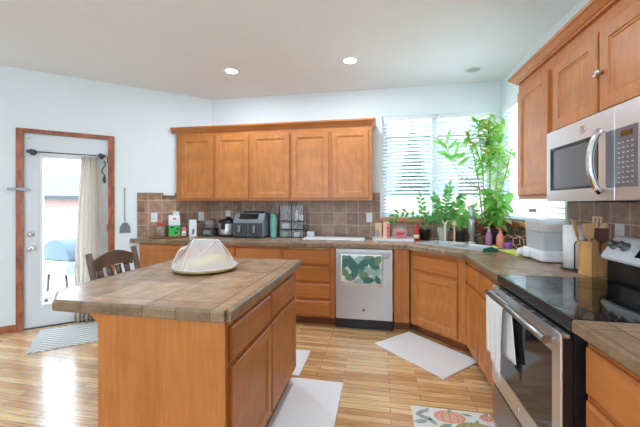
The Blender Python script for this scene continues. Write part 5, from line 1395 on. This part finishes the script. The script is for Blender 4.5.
def fence(label, x0, x1, y, z1, rot=0, loc=(0, 0, 0)):
    r = thing('wooden_fence', label, 'fence', loc, rot)
    mb = MB(); x = x0
    while x < x1: mb.box(x, x + .136, y, y + .02, -0.12 - loc[2], z1 - .01 * ((int(x * 7)) % 2)); x += 0.14
    mb.build('boards', 'fence', r)
    mb = MB(); mb.box(x0, x1, y + .021, y + .06, 0.2, 0.29); mb.box(x0, x1, y + .021, y + .06, z1 - .3, z1 - .21); mb.build('rails', 'fence', r)
fence('pale cedar fence behind the grill beyond the door glass', -6, 2, 0, 1.22, R(28), (-8.2, 2.6, 0))
fence('pale cedar fence beyond the back window blinds', -4.2, 6, 0, 1.5, 0, (0.6, 4.6, 0))
fence('pale cedar fence beyond the right window blind', -3, 5, 0, 1.5, R(-90), (4.2, 1.6, 0))
hs_ = thing('neighbour_house', 'pale neighbouring house with a grey roof beyond the grill and fence', 'house', (-12.6, 5.6, -0.12), R(28))
mb = MB(); mb.box(-5, 4, 0, 3, 0, 1.72); mb.build('wall', 'brickpale', hs_)
mb = MB(); mb.box(-5.1, 4.1, -0.35, -0.22, 1.60, 1.72); mb.build('gutter', 'gutter', hs_)
mb = MB(); mb.prism([(-0.3, 1.725), (3.2, 1.725), (1.45, 2.6)], -5.1, 4.1, axis='x'); mb.build('roof', 'roof', hs_)
hs_ = thing('neighbour_house', 'tall grey green neighbouring house beyond the back window', 'house', (1.2, 8.2, -0.12), 0)
mb = MB(); mb.box(-5.2, 6, 0, 4, 0, 3.9); mb.build('wall', 'siding', hs_)
mb = MB(); mb.prism([(-0.4, 3.905), (4.4, 3.905), (2.0, 5.4)], -5.6, 6.3, axis='x'); mb.build('roof', 'roof', hs_)
mb = MB(); mb.box(0.2, 1.4, -0.03, -0.002, 1.3, 2.4); mb.build('window', 'gutter', hs_)
tr_ = thing('conifer_tree', 'blue green conifer tree seen through the left blind', 'tree', (-0.42, 6.0, -0.12))
mb = MB(); mb.tube([(0, 0, 0), (0, 0, 1.2)], 0.09, 10); mb.build('trunk', 'bark', tr_)
mb = MB(); random.seed(9)
for k in range(9):
    z = 0.7 + k * .32; r_ = 1.0 * (1 - k / 9.6)
    b = bmesh.new(); n = 26; ring = []
    for i in range(n):
        a = 2 * math.pi * i / n; rr = r_ * (1 if i % 2 else .72) * random.uniform(.88, 1.1); ring.append(b.verts.new((rr * math.cos(a), rr * math.sin(a), z + random.uniform(-.06, .06))))
    top_ = b.verts.new((0, 0, z + .62)); bot = b.verts.new((0, 0, z + .12))
    for i in range(n): b.faces.new((ring[i], ring[(i + 1) % n], top_)); b.faces.new((ring[(i + 1) % n], ring[i], bot))
    bmesh.ops.recalc_face_normals(b, faces=b.faces); mb._merge(b)
mb.build('foliage', 'conifer', tr_)
